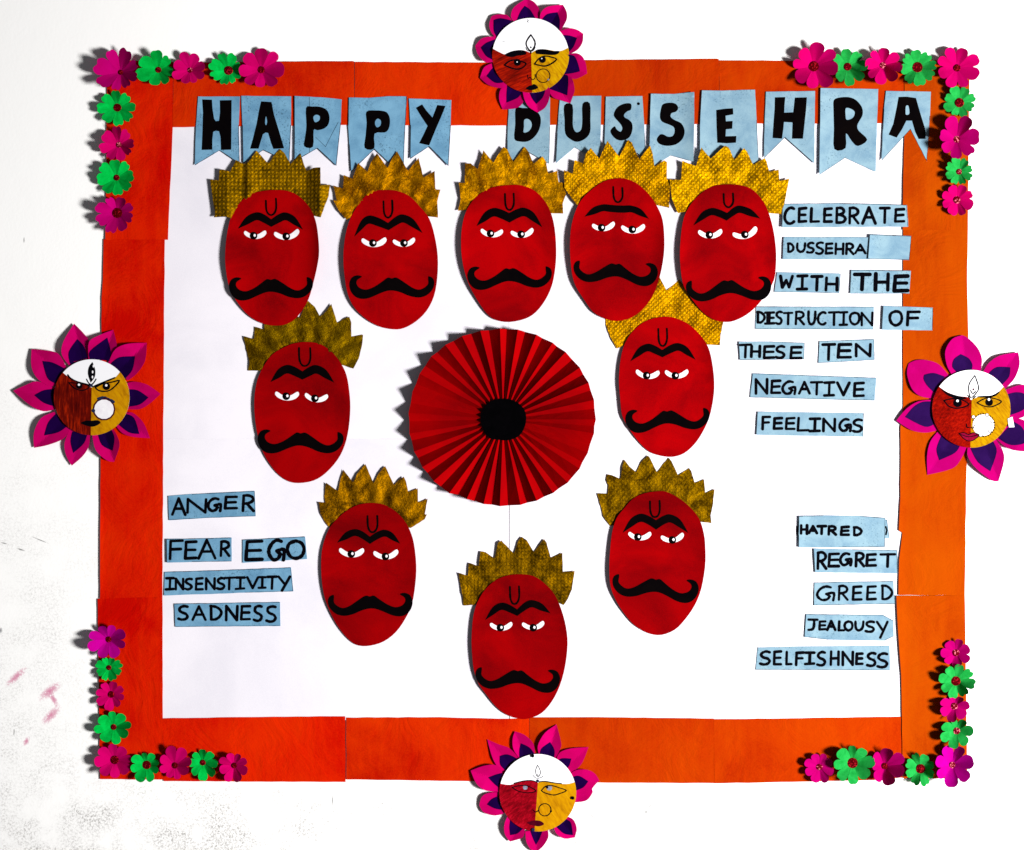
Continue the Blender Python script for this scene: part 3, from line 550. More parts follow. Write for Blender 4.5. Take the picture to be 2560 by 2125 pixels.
# ---------------------------------------------------------------- pleated fan
def fan():
    cx, cy = cL.p(1040, 900); t = Thing('pleated_fan', 'large round red pleated paper fan with a black centre', 'paper fan', cx, cy)
    n = 31; V = []; F = []; rnd = random.Random(5)
    # rim outline as measured: direction (deg, clockwise from right) -> radius in px
    rim = [(0, 230), (20, 226), (40, 226), (60, 220), (80, 217), (100, 216), (120, 219), (127, 229), (140, 232), (160, 236), (180, 236), (200, 236), (220, 238), (240, 232), (260, 226), (275, 226), (300, 226), (320, 229), (340, 231), (360, 230)]
    def rr(a):
        a = math.degrees(a) % 360
        for (a0, r0), (a1, r1) in zip(rim, rim[1:]):
            if a0 <= a <= a1: return r0 + (r1 - r0) * (a - a0) / (a1 - a0)
    angs = []; a = R(-88)
    for k in range(n):
        j = rnd.uniform(-.012, .012); angs.append((a + j, 0)); angs.append((a + j + math.pi / n * ((1.15 if math.sin(a) < 0 else .85) + rnd.uniform(-.12, .12)), 1)); a += 2 * math.pi / n
    rings = [0.14, 0.3, 0.5, 0.75, 1.0]
    amp = [(1 + rnd.uniform(-.18, .18)) for _ in angs]
    for i, (a, hi) in enumerate(angs):
        r1 = rr(a) * (1.0 + (0.006 if hi else -0.004)); 
        for q in rings:
            r = r1 * q
            d = 14 + 11 * q + (hi - .5) * (7 + 17 * q) * amp[i]
            V.append(at(cx + r * math.cos(a), cy + r * math.sin(a), d))
    m = len(rings); N = len(angs)
    for i in range(N):
        j = (i + 1) % N
        for q in range(m - 1): F.append([i * m + q, i * m + q + 1, j * m + q + 1, j * m + q])
    nf = len(V)
    V2 = [v + Vector((0, .6 * S, 0)) for v in V]; F2 = [[x + nf for x in reversed(f)] for f in F]
    for i in range(N):
        j = (i + 1) % N; k = len(V) + len(V2); a, b = i * m + m - 1, j * m + m - 1
        F2.append([a, a + nf, b + nf, b])
    o = link('pleated_paper', V + V2, F + F2, M['fanred'], t)
    # make sure the visible faces point to the camera
    lp = catmull(cL([(1040,722),(1110,728),(1180,765),(1225,820),(1240,880),(1232,950),(1200,1020),(1150,1062),(1080,1084),(1000,1080),(930,1068),(880,1020),(850,950),(842,880),(858,810),(905,760),(970,728)]), 3)
    paper('centre_disc', [lp], 24, M['felt'], t, thick=2, step=12)
    # glue tabs where two folded sheets meet
    for ang, ri, ro in ((-102.5, 62, 222), (-108.2, 62, 220)):
        pass
fan()

# ---------------------------------------------------------------- sun faces with two-layer petals
def sun(c, disc, petals, label, build, inner='purple', pk='pink'):
    (dx, dy), rx, ry = disc; X, Y = c.p(dx, dy)
    t = Thing('sun_face', label, 'sun face', X, Y, 'sun faces on the four sides of the border')
    rnd = random.Random(int(X + Y))
    for i, (po, ti, pi_, tj) in enumerate(petals):
        tip = c.p(*po[ti]); ax = (tip[0] - X, tip[1] - Y); L = math.hypot(*ax); ax = (ax[0] / L, ax[1] / L)
        bend = rnd.uniform(0.14, 0.42); lf = rnd.uniform(0.5, 4); nk = noise.random()
        def hf(x, y, ax=ax, L=L, bend=bend, lf=lf):
            s = abs(-(x - X) * ax[1] + (y - Y) * ax[0]); u = ((x - X) * ax[0] + (y - Y) * ax[1]) / L
            return bend * s * max(0, min(1, (u - .35) * 2.4)) + lf * max(0, u - .5) * 1.6
        a = [(X + ax[0] * L * q, Y + ax[1] * L * q) for q in (0.35, 1.0)]
        dd = 5.0 + (i % 2) * 1.0
        for nm, pts, tt, mt, off in (('petal', po, ti, pk, 0), ('inner_petal', pi_, tj, inner, 1.0)):
            lp = catmull(c(pts), 4, sharp=[0, tt, len(pts) - 1])
            b1, b2 = c.p(*pts[-1]), c.p(*pts[0])     # root of the petal, hidden behind the disc
            lp.append((b1[0] * .75 + X * .25, b1[1] * .75 + Y * .25)); lp.append((b2[0] * .75 + X * .25, b2[1] * .75 + Y * .25))
            if nm == 'petal': par = paper(nm, [lp], dd, M[mt], t, thick=0.7, h=hf, step=5, smooth=False)
            else: paper(nm, [lp], dd + off, M[mt], (t, par), thick=0.3, h=hf, step=5, smooth=False)
    base = ring(X, Y, rx / c.k, 96, ry / c.k)
    dz = 13.5
    paper('disc', [base], dz, M['white'], t, thick=2)
    build(c, t, base, dz, X, Y)
    return t
def regions(c, t, base, dz, brow, split, mr, my):
    """crayoned halves of a face below the forehead line"""
    b = c(brow); X0, Y0 = b[0]; X1, Y1 = b[-1]; sp = c(split)
    cxm = sum(p[0] for p in base) / len(base); cym = sum(p[1] for p in base) / len(base)
    a0 = math.atan2(Y0 - cym, X0 - cxm) % (2 * math.pi); a1 = math.atan2(Y1 - cym, X1 - cxm) % (2 * math.pi)
    rx = max(p[0] for p in base) - cxm; ry = max(p[1] for p in base) - cym
    ab = math.atan2(sp[1][1] - cym, sp[1][0] - cxm) % (2 * math.pi)
    def arc(s, e, n=50):
        return [(cxm + rx * 1.004 * math.cos(s + (e - s) * k / n), cym + ry * 1.004 * math.sin(s + (e - s) * k / n)) for k in range(n + 1)]
    i = min(range(len(b)), key=lambda k: abs(b[k][0] - sp[0][0]))
    left = catmull(b[:i + 1], 3, False) + [sp[1]] + arc(ab, a0)
    if a1 > ab: a1 -= 2 * math.pi
    right = [sp[1]] + [b[i]] + catmull(b[i:], 3, False)[1:] + arc(a1, ab)[:-1]
    paper('left_cheek', [left], dz + .35, mr, t, thick=0, smooth=False); paper('right_cheek', [right], dz + .35, my, t, thick=0, smooth=False)
def st(c, *ps, w=None, closed=False, n=3):
    p = catmull(c(list(ps)), n, False); return p
def dot(c, x, y, r): return ring(*c.p(x, y), r / c.k, 14)

cr_red = crayon('crayoned_dark_red', (0.075, 0.002, 0.0008), (0.20, 0.004, 0.001), (0.42, 0.012, 0.001), 25)
cr_redv = crayon('crayoned_brown_red', (0.05, 0.001, 0.0008), (0.11, 0.003, 0.001), (0.34, 0.014, 0.001), 88)
cr_redb = crayon('crayoned_bright_red', (0.07, 0.001, 0.0005), (0.18, 0.002, 0.0005), (0.32, 0.006, 0.001), 40, 0.5)
cr_redq = crayon('crayoned_crimson', (0.10, 0.0005, 0.003), (0.23, 0.001, 0.006), (0.42, 0.003, 0.016), 40, 0.35)
cr_yel = crayon('crayoned_yellow', (0.27, 0.10, 0.001), (0.46, 0.225, 0.001), (0.56, 0.33, 0.001), -50, 0.2)
cr_och = crayon('crayoned_ochre', (0.33, 0.13, 0.001), (0.47, 0.205, 0.001), (0.55, 0.27, 0.001), -60, 0.3, 50)

cr_yelR = crayon('crayoned_yellow_right', (0.22, 0.08, 0.001), (0.36, 0.17, 0.001), (0.44, 0.25, 0.001), -50, 0.2)
def face_top(c, t, base, dz, X, Y):
    regions(c, t, base, dz, [(425,710),(520,760),(610,790),(740,735),(860,730),(975,770),(1060,725),(1180,715),(1380,745),(1500,700)], [(975,770),(990,1345)], cr_red, cr_yel)
    z = dz + .8; k = M['marker']
    paper('eyebrow', [catmull(c([(600,790),(680,750),(760,732),(850,730),(905,760),(890,795),(780,810),(690,830),(620,815)]), 3)], z, k, t, thick=0)
    paper('eyebrow', [catmull(c([(1040,740),(1080,718),(1180,716),(1290,740),(1385,742),(1360,785),(1280,800),(1130,790),(1050,780)]), 3)], z, k, t, thick=0)
    e = ink('eye', [st(c,(585,945),(660,890),(740,870),(830,890),(900,925),(850,985),(770,1005),(680,985),(585,945))], 3.51, z, k, t, blobs=[dot(c,775,905,52)])
    paper('highlight', [dot(c,772,900,9)], z + .3, M['eyewhite'], (t, e), thick=0)
    e = ink('eye', [st(c,(1025,930),(1090,850),(1180,815),(1270,830),(1345,862),(1260,930),(1170,960),(1080,945),(1025,930))], 3.51, z, k, t, blobs=[dot(c,1140,865,50)])
    paper('highlight', [dot(c,1130,850,9)], z + .3, M['eyewhite'], (t, e), thick=0)
    ink('forehead_mark', [st(c,(972,505),(910,600),(912,670),(968,740),(1025,680),(1030,600),(972,505)), (st(c,(900,690),(920,730),(970,748),(1010,730),(1035,690)), 1.6), ([c.p(970,745), c.p(973,775)], 3)], 3.37, z, k, t, blobs=[dot(c,972,687,12)])
    ink('nose_ring', [st(c,(925,1090),(930,1140),(960,1120),(990,1155),(1030,1140),(1035,1080)), ring(*c.p(1150,1100), 17, 28) + [ring(*c.p(1150,1100), 17, 28)[0]]], 2.11, z, k, t)
    paper('bead', [dot(c,1225,1155,14)], z + .5, M['grey'], t, thick=.3)
    paper('lips', [catmull(c([(900,1280),(950,1245),(985,1240),(1020,1220),(1080,1268),(1030,1300),(980,1310),(930,1305)]), 3)], z, k, t, thick=0)
    ink('scribble', [st(c,(925,285),(935,300),(922,315),(938,325)), [c.p(565,605), c.p(592,608)]], 1.0, z, M['marker'], t)
sun(cB, ((968, 803), 556, 542), [
 ([(715,300),(680,230),(730,100),(915,-28),(1020,30),(1085,115),(1105,200),(1090,300)], 3, [(770,290),(820,170),(885,85),(965,145),(1045,280)], 2),
 ([(1100,290),(1120,180),(1220,95),(1437,68),(1490,170),(1490,290),(1400,450)], 3, [(1130,290),(1210,205),(1358,178),(1392,290),(1385,440)], 2),
 ([(1400,450),(1530,410),(1640,430),(1733,490),(1720,620),(1640,730),(1500,800)], 3, [(1430,510),(1530,515),(1642,550),(1590,680),(1510,770)], 2),
 ([(1500,790),(1620,770),(1710,810),(1765,910),(1788,1065),(1690,1120),(1590,1145),(1440,1090)], 4, [(1500,790),(1600,812),(1650,905),(1685,1035),(1590,1060),(1450,1080)], 3),
 ([(1440,1080),(1560,1130),(1600,1250),(1600,1340),(1545,1500),(1420,1460),(1290,1410),(1220,1300)], 4, [(1400,1100),(1500,1090),(1515,1200),(1500,1385),(1380,1340),(1240,1290)], 3),
 ([(1250,1300),(1240,1430),(1180,1560),(1070,1635),(950,1560),(880,1450),(850,1320)], 3, [(1180,1320),(1140,1420),(1050,1510),(990,1430),(950,1330)], 2),
 ([(860,1330),(860,1480),(760,1570),(560,1590),(510,1440),(530,1300),(620,1240)], 3, [(840,1340),(780,1420),(618,1490),(620,1350),(630,1250)], 2),
 ([(600,1270),(520,1280),(350,1230),(232,1130),(290,980),(400,920)], 3, [(560,1200),(450,1200),(330,1105),(390,1020),(450,960)], 2),
 ([(390,905),(300,900),(200,790),(162,665),(240,570),(340,535),(460,530)], 3, [(400,860),(320,810),(245,690),(330,620),(460,570)], 2),
 ([(450,540),(390,460),(365,350),(400,235),(480,210),(620,215),(700,300)], 3, [(480,540),(435,450),(432,290),(540,265),(700,300)], 2)],
 'sun face at the top centre with magenta petals, white forehead and drawn nose ring', face_top)

def face_left(c, t, base, dz, X, Y):
    regions(c, t, base, dz, [(612,632),(690,690),(800,740),(935,800),(1010,760),(1180,700),(1250,628)], [(935,800),(925,1332)], cr_redv, cr_och)
    z = dz + .8; k = M['marker']
    ink('eyebrow', [st(c,(670,660),(700,697),(790,740),(905,770))], 3.79, z, k, t); ink('eyebrow', [st(c,(950,792),(1050,748),(1195,690))], 3.51, z, k, t)
    e = ink('eye', [st(c,(680,745),(760,750),(880,768),(905,800),(830,832),(740,805),(680,745))], 2.95, z, k, t, blobs=[dot(c,795,780,36)])
    paper('highlight', [dot(c,793,768,13)], z + .3, M['eyewhite'], (t, e), thick=0)
    e = ink('eye', [st(c,(975,800),(1060,755),(1150,742),(1245,722),(1180,800),(1110,840),(1020,835),(975,800))], 3.37, z, k, t, blobs=[dot(c,1100,785,43)])
    paper('highlight', [dot(c,1098,775,14)], z + .3, M['eyewhite'], (t, e), thick=0)
    e = ink('forehead_mark', [st(c,(878,705),(900,745),(930,772)), st(c,(985,705),(960,745),(930,772))], 2.53, z, k, t, blobs=[catmull(c([(945,515),(905,570),(895,650),(925,745),(970,680),(975,600)]), 3, sharp=[0, 3])])
    for x, y in ((955,560),(946,625),(944,682)): paper('highlight', [ring(*c.p(x, y), 2, 8, 3.8)], z + .3, M['eyewhite'], (t, e), thick=0)
    paper('bead', [dot(c,930,776,18)], z + .6, M['navy'], t, thick=.4)
    n = paper('nose_ring', [dot(c,1073,1042,127), dot(c,1073,1042,110)], z, M['maroon'], t, thick=0)
    paper('ring_centre', [ring(*c.p(1073,1042), 110 / c.k, 26)], z, M['eyewhite'], (t, n), thick=0)
    ink('bead_row', [st(c,(1010,925),(1090,908),(1180,960))], 4.6, z + .4, M['navy'], (t, n), wob=.5)
    paper('bead', [dot(c,955,1058,20)], z + .5, M['navy'], (t, n), thick=.3)
    paper('lips', [catmull(c([(815,1195),(870,1170),(930,1170),(1000,1165),(1035,1190),(990,1225),(930,1238),(860,1220)]), 3)], z, k, t, thick=0)
sun(cO, ((935, 908), 422, 424), [
 ([(690,560),(600,430),(620,280),(738,85),(850,200),(910,300),(900,500)], 3, [(690,520),(680,400),(775,258),(850,340),(890,470)], 2),
 ([(900,480),(905,290),(1030,210),(1175,155),(1215,350),(1150,490)], 3, [(915,480),(920,390),(1110,242),(1150,400),(1140,500)], 2),
 ([(1130,500),(1200,370),(1340,310),(1550,300),(1530,500),(1440,640),(1340,720)], 3, [(1160,520),(1250,460),(1420,450),(1390,600),(1310,700)], 2),
 ([(1340,745),(1420,735),(1560,770),(1703,870),(1580,980),(1470,1040),(1330,1040)], 3, [(1340,820),(1450,830),(1570,910),(1470,990),(1330,1015)], 2),
 ([(1330,1080),(1400,1085),(1510,1190),(1585,1365),(1400,1350),(1280,1310),(1200,1220)], 3, [(1310,1090),(1410,1140),(1468,1318),(1350,1300),(1210,1190)], 2),
 ([(1170,1260),(1220,1340),(1245,1450),(1185,1630),(1100,1610),(980,1500),(940,1330)], 3, [(1150,1260),(1190,1360),(1170,1505),(1050,1440),(1000,1300)], 2),
 ([(920,1320),(900,1460),(830,1570),(712,1672),(650,1560),(630,1420),(690,1270)], 3, [(890,1300),(850,1420),(730,1530),(700,1400),(720,1290)], 2),
 ([(690,1270),(620,1370),(450,1440),(290,1473),(290,1300),(370,1140),(520,1070)], 3, [(650,1240),(560,1300),(405,1335),(450,1190),(540,1090)], 2),
 ([(520,1040),(400,1065),(250,1000),(55,835),(200,770),(330,730),(520,800)], 3, [(520,1010),(400,970),(295,885),(400,830),(520,815)], 2),
 ([(520,785),(430,770),(320,690),(260,560),(262,370),(400,380),(560,420),(650,570)], 4, [(520,750),(440,690),(385,503),(500,520),(640,590)], 2)],
 'sun face on the left border with ten pointed petals and dark brown red cheek', face_left)

def face_right(c, t, base, dz, X, Y):
    regions(c, t, base, dz, [(560,640),(650,700),(770,740),(860,750),(913,780),(1000,745),(1120,735),(1190,710),(1255,645)], [(913,780),(897,1302)], cr_redb, cr_yelR)
    z = dz + .8; k = M['marker']
    paper('eyebrow', [catmull(c([(570,650),(650,705),(770,740),(850,758),(840,776),(740,768),(640,728)]), 3)], z, k, t, thick=0)
    paper('eyebrow', [catmull(c([(975,745),(1060,738),(1140,732),(1220,688),(1180,735),(1110,757),(1000,757)]), 3)], z, k, t, thick=0)
    e = ink('eye', [st(c,(610,790),(700,770),(800,780),(880,830),(830,860),(740,875),(660,850),(610,790))], 3.23, z, k, t, blobs=[dot(c,758,815,48)])
    paper('highlight', [dot(c,758,793,14)], z + .3, M['eyewhite'], (t, e), thick=0)
    e = ink('eye', [st(c,(970,815),(1040,775),(1120,760),(1235,798),(1180,840),(1110,860),(1030,845),(970,815))], 2.95, z, k, t, blobs=[dot(c,1102,808,43)])
    paper('highlight', [dot(c,1100,778,14)], z + .3, M['eyewhite'], (t, e), thick=0)
    ink('forehead_mark', [st(c,(948,517),(890,600),(880,680),(905,760),(970,700),(988,640),(948,517)), st(c,(900,680),(925,715),(955,690)), st(c,(868,730),(905,778),(955,745))], 2.53, z, k, t)
    paper('bead', [dot(c,932,668,11)], z, M['maroon'], t, thick=.3); paper('bead', [dot(c,908,771,12)], z + .5, M['pearl'], t, thick=.4)
    ink('nose', [st(c,(855,1045),(860,1080),(885,1083)), st(c,(905,1082),(930,1090),(940,1055))], 2.67, z, k, t)
    n = paper('nose_ring', [ring(*c.p(1040,1058), 117 / c.k, 28)], z, M['eyewhite'], t, thick=0)
    for q in range(28):
        a = 2 * math.pi * q / 28
        if 2.3 < a < 3.5: continue
        x, y = c.p(1040 + 123 * math.cos(a), 1058 + 123 * math.sin(a))
        paper('bead', [ring(x, y, 1.9, 7)], z + .4, M['marker'], (t, n), thick=.3)
    for x, y in ((1080,950),(1138,1018),(1112,1125),(1012,1168),(932,970)):
        paper('pearl_rim', [dot(c,x,y,20)], z + .7, M['marker'], (t, n), thick=.3); paper('pearl', [dot(c,x-1,y-2,15)], z + 1.1, M['pearl'], (t, n), thick=.3)
    l = paper('lips', [catmull(c([(775,1150),(830,1140),(880,1160),(930,1140),(995,1165),(950,1210),(900,1232),(840,1215)]), 3)], z + .2, M['lip'], t, thick=0)
    ink('lip_line', [st(c,(775,1150),(830,1140),(880,1160),(930,1140),(995,1165),(950,1210),(900,1232),(840,1215),(775,1150)), st(c,(795,1160),(880,1185),(975,1166))], 1.97, z + .5, k, (t, l))
    paper('white_tape', [c([(1305,988),(1355,967),(1378,1080),(1318,1082)])], 15.5, M['white'], t, thick=.5)
sun(cP, ((908, 880), 425, 423), [
 ([(490,770),(350,740),(260,660),(208,500),(225,385),(310,350),(430,352),(560,400),(680,540)], 4, [(500,700),(430,630),(390,560),(395,510),(500,490),(620,530)], 3),
 ([(690,500),(640,400),(625,250),(700,120),(810,78),(880,115),(980,220),(1025,340),(1010,470)], 4, [(740,470),(702,420),(720,340),(795,285),(880,330),(920,400),(910,460)], 3),
 ([(1040,470),(1100,380),(1220,300),(1420,263),(1435,400),(1380,550),(1280,660)], 3, [(1110,480),(1190,425),(1333,428),(1320,530),(1240,620)], 2),
 ([(1290,670),(1400,630),(1500,620),(1600,680),(1640,800),(1580,900),(1450,980),(1330,990)], 4, [(1310,720),(1400,700),(1490,720),(1560,820),(1460,900),(1330,950)], 3),
 ([(1320,1000),(1400,980),(1520,1030),(1650,1200),(1550,1330),(1400,1338),(1290,1300),(1180,1210)], 3, [(1370,1020),(1460,1080),(1540,1230),(1440,1270),(1320,1270),(1200,1200)], 2),
 ([(1180,1220),(1250,1330),(1265,1450),(1205,1670),(1130,1660),(960,1530),(870,1400),(870,1290)], 3, [(1150,1240),(1185,1350),(1115,1560),(980,1460),(900,1310)], 2),
 ([(860,1290),(800,1420),(700,1530),(430,1600),(425,1400),(460,1240),(540,1130)], 3, [(790,1270),(730,1360),(560,1440),(530,1320),(580,1180)], 2),
 ([(520,1120),(400,1140),(250,1110),(90,1010),(200,880),(330,800),(490,780)], 3, [(500,1050),(400,1075),(187,970),(280,860),(380,805),(490,800)], 2)],
 'sun face on the right border with broad violet inner petals and pearl nose ring', face_right, inner='violet', pk='pinkB')

def face_bottom(c, t, base, dz, X, Y):
    br = [(425,880),(550,895),(700,850),(820,838),(910,868),(1000,850),(1120,870),(1280,885),(1375,865)]
    regions(c, t, base, dz, br, [(910,868),(865,1500)], cr_redq, cr_och)
    z = dz + .8; k = M['marker']
    ink('eyebrow', [st(c,(600,876),(700,850),(820,838),(900,862))], 2.39, z, k, t); ink('eyebrow', [st(c,(925,858),(1000,850),(1120,870),(1215,880))], 2.67, z, k, t)
    e = ink('eye', [st(c,(575,930),(650,910),(760,905),(870,960),(870,985),(780,1000),(660,980),(575,930))], 2.53, z, k, t)
    paper('iris', [dot(c,745,930,30)], z, M['grey'], (t, e), thick=0)
    e = ink('eye', [st(c,(955,970),(1010,915),(1090,905),(1190,935),(1280,970),(1190,1010),(1110,1028),(1000,1000),(955,970))], 2.67, z, k, t)
    paper('iris', [dot(c,1058,935,36)], z, M['grey'], (t, e), thick=0); paper('pupil', [dot(c,1030,928,16)], z + .3, k, (t, e), thick=0)
    ink('forehead_mark', [st(c,(905,640),(880,720),(910,795),(945,740),(930,680),(905,640)), st(c,(845,770),(880,805),(910,812),(950,800),(980,785))], 1.27, z, k, t, blobs=[dot(c,910,768,8)])
    paper('bead', [dot(c,908,842,17)], z + .5, M['navy'], t, thick=.4)
    q = ring(*c.p(1000,1220), 80 / c.k, 26)
    ink('nose_ring', [st(c,(850,1225),(880,1250),(915,1230)), q + [q[0]]], 2.39, z, k, t, blobs=[dot(c,1080,1238,14)])
    paper('lips', [catmull(c([(770,1385),(820,1370),(870,1358),(940,1365),(990,1405),(930,1435),(850,1425),(800,1410)]), 3)], z, M['maroon'], t, thick=0)
    for x, y, m in ((842,520,'marker'),(1362,1068,'marker'),(848,1480,'navy')): paper('pin_head', [dot(c,x,y,21)], dz + 3.5, M[m], t, thick=3)
sun(cQ, ((908, 998), 498, 503), [
 ([(450,710),(370,640),(310,520),(250,305),(400,370),(540,420),(660,540)], 3, [(480,700),(420,630),(415,520),(520,500),(650,560)], 2),
 ([(660,540),(590,430),(580,300),(610,200),(740,250),(850,360),(870,500)], 3, [(670,540),(670,440),(690,355),(800,410),(870,500)], 2),
 ([(920,490),(910,380),(1000,220),(1152,110),(1210,340),(1200,430),(1130,560)], 3, [(935,495),(960,420),(1070,340),(1125,440),(1120,550)], 2),
 ([(1150,560),(1200,470),(1350,420),(1568,405),(1490,600),(1400,700),(1330,740)], 3, [(1170,580),(1230,550),(1345,555),(1320,640),(1280,690)], 2),
 ([(1340,740),(1420,700),(1550,700),(1650,750),(1708,840),(1620,940),(1620,1000),(1540,1100),(1390,1125)], 4, [(1370,790),(1450,780),(1565,850),(1500,930),(1400,970)], 2),
 ([(1300,1310),(1370,1350),(1415,1460),(1390,1580),(1250,1595),(1150,1530),(1120,1460)], 3, [(1270,1340),(1340,1390),(1365,1550),(1250,1530),(1150,1440)], 2),
 ([(1040,1480),(1045,1580),(980,1690),(890,1770),(820,1740),(760,1640),(745,1500)], 3, [(965,1510),(930,1600),(885,1675),(850,1600),(810,1490)], 2),
 ([(740,1480),(710,1580),(545,1635),(480,1540),(470,1420),(510,1310)], 2, [(710,1470),(640,1530),(550,1550),(540,1450),(550,1360)], 2),
 ([(440,1280),(330,1295),(200,1250),(145,1160),(180,1050),(270,1000),(400,990)], 3, [(430,1220),(340,1200),(248,1150),(310,1080),(400,1040)], 2),
 ([(400,985),(230,970),(110,880),(35,710),(200,650),(350,635),(450,700)], 3, [(400,930),(340,880),(265,800),(370,760),(450,740)], 2)],
 'sun face at the bottom centre with a crimson cheek and black pins', face_bottom)

# ---------------------------------------------------------------- small corner flowers
# view, centre, disc radius, box, petals, direction of one petal (deg clockwise from right), notch, steepness, label
FW = [
 (cA,327,325,22,(95,118,465,470),8,-72,.10,1.15,'p','large magenta paper flower on the upper left corner of the border'),
 (cA,632,305,26,(442,152,752,440),7,-100,.06,1.0,'g','green paper flower in the top left row, right of the corner flower'),
 (cA,888,308,22,(740,160,1012,418),8,-112,.0,.7,'p','smallest magenta flower in the top left row, between two green ones'),
 (cA,1198,310,38,(1025,158,1305,425),8,-115,.12,.6,'g','green flower with a big dark centre, second from the right in the top left row'),
 (cA,1463,305,30,(1278,123,1640,450),8,-90,.03,.6,'p','broad flat magenta flower at the right end of the top left row'),
 (cA,302,610,34,(130,460,445,755),8,-95,.10,.7,'g','green flower directly under the upper left corner flower'),
 (cA,313,910,24,(155,755,432,1038),8,-100,.08,1.0,'p','magenta flower between two green ones on the upper left side'),
 (cA,295,1175,26,(135,1020,437,1315),8,-98,.10,.7,'g','lower green flower in the upper left column'),
 (cA,300,1460,44,(110,1325,438,1625),8,-72,.10,1.0,'p','magenta flower with a large red centre, lowest in the upper left column'),
 (cR,270,275,50,(88,62,507,485),8,-82,.02,1.0,'p','magenta flower with a wide glitter centre, left end of the top right row'),
 (cR,577,278,38,(442,105,775,455),8,-97,.06,.8,'g','green flower with toothed petals, second in the top right row'),
 (cR,897,265,30,(738,97,1080,437),8,-84,.02,.9,'p','middle magenta flower of the top right row, above the letters RA'),
 (cR,1212,283,50,(1062,115,1395,462),8,-98,.12,.8,'g','green flower left of the upper right corner flower'),
 (cR,1570,290,35,(1385,97,1790,468),8,-67,.03,.6,'p','broad magenta flower on the upper right corner of the border'),
 (cR,1592,605,45,(1442,455,1748,735),8,-67,.10,.6,'g','green flower directly under the upper right corner flower'),
 (cR,1567,938,32,(1405,712,1792,1112),7,-60,.06,1.2,'p','large steep magenta flower right of the last banner letter A'),
 (cR,1588,1232,28,(1468,1088,1722,1350),8,-62,.12,.9,'g','smallest green flower, on the upper right side above a magenta one'),
 (cR,1570,1487,35,(1437,1338,1733,1643),8,-68,.04,.6,'p','magenta flower lowest in the upper right column, by CELEBRATE'),
 (cT,322,232,32,(112,83,492,430),8,-115,.02,1.0,'p','magenta flower topmost in the lower left column'),
 (cT,325,512,27,(190,403,467,655),8,-68,.12,.8,'g','small green flower in the lower left column between two magenta ones'),
 (cT,348,777,35,(188,650,478,935),8,-78,.05,.8,'p','small magenta flower in the lower left column between two green ones'),
 (cT,372,1100,31,(180,943,543,1270),8,-98,.02,.8,'g','green flower with rounded petals, above the lower left corner flower'),
 (cT,382,1425,45,(188,1268,543,1610),8,-95,.02,.9,'p','magenta flower with a dark red centre on the lower left corner'),
 (cT,700,1475,45,(532,1348,825,1655),8,-105,.02,.9,'g','green flower with a dark centre, right of the lower left corner flower'),
 (cT,978,1480,33,(825,1287,1145,1615),8,-104,.0,.8,'p','magenta flower in the bottom left row between two green ones'),
 (cT,1255,1452,31,(1112,1317,1410,1635),8,-88,.05,.7,'g','green flower with one pale lower petal in the bottom left row'),
 (cT,1565,1480,30,(1410,1353,1703,1648),8,-66,.02,1.0,'p','magenta flower at the right end of the bottom left row'),
 (cU,1700,258,38,(1538,117,1860,400),7,-72,.03,.8,'p','magenta flower topmost in the lower right column'),
 (cU,1700,550,52,(1525,375,1903,735),8,-80,.08,.9,'g','green flower with a big dark centre in the lower right column'),
 (cU,1683,812,38,(1535,705,1853,975),7,-55,.04,1.0,'p','magenta flower between two green ones in the lower right column'),
 (cU,1708,1068,38,(1532,948,1880,1263),7,-52,.04,.9,'g','green flower directly above the lower right corner flower'),
 (cU,1333,1460,52,(1175,1290,1480,1648),8,-112,.10,1.15,'g','half shaded green flower, left of the lower right corner flower'),
 (cU,960,1432,36,(830,1237,1180,1627),7,-80,.02,1.15,'p','magenta flower with dark lower petals, between two green ones at the bottom right'),
 (cU,628,1400,58,(428,1215,865,1625),8,-92,.05,1.0,'g','largest green flower, in the bottom right row'),
 (cU,283,1443,35,(122,1305,432,1612),8,-68,.02,.7,'p','small magenta flower at the left end of the bottom right row'),
 (cU,1662,1420,35,(1495,1222,1890,1655),7,-62,.03,1.25,'p','largest bright magenta flower on the lower right corner of the border')]
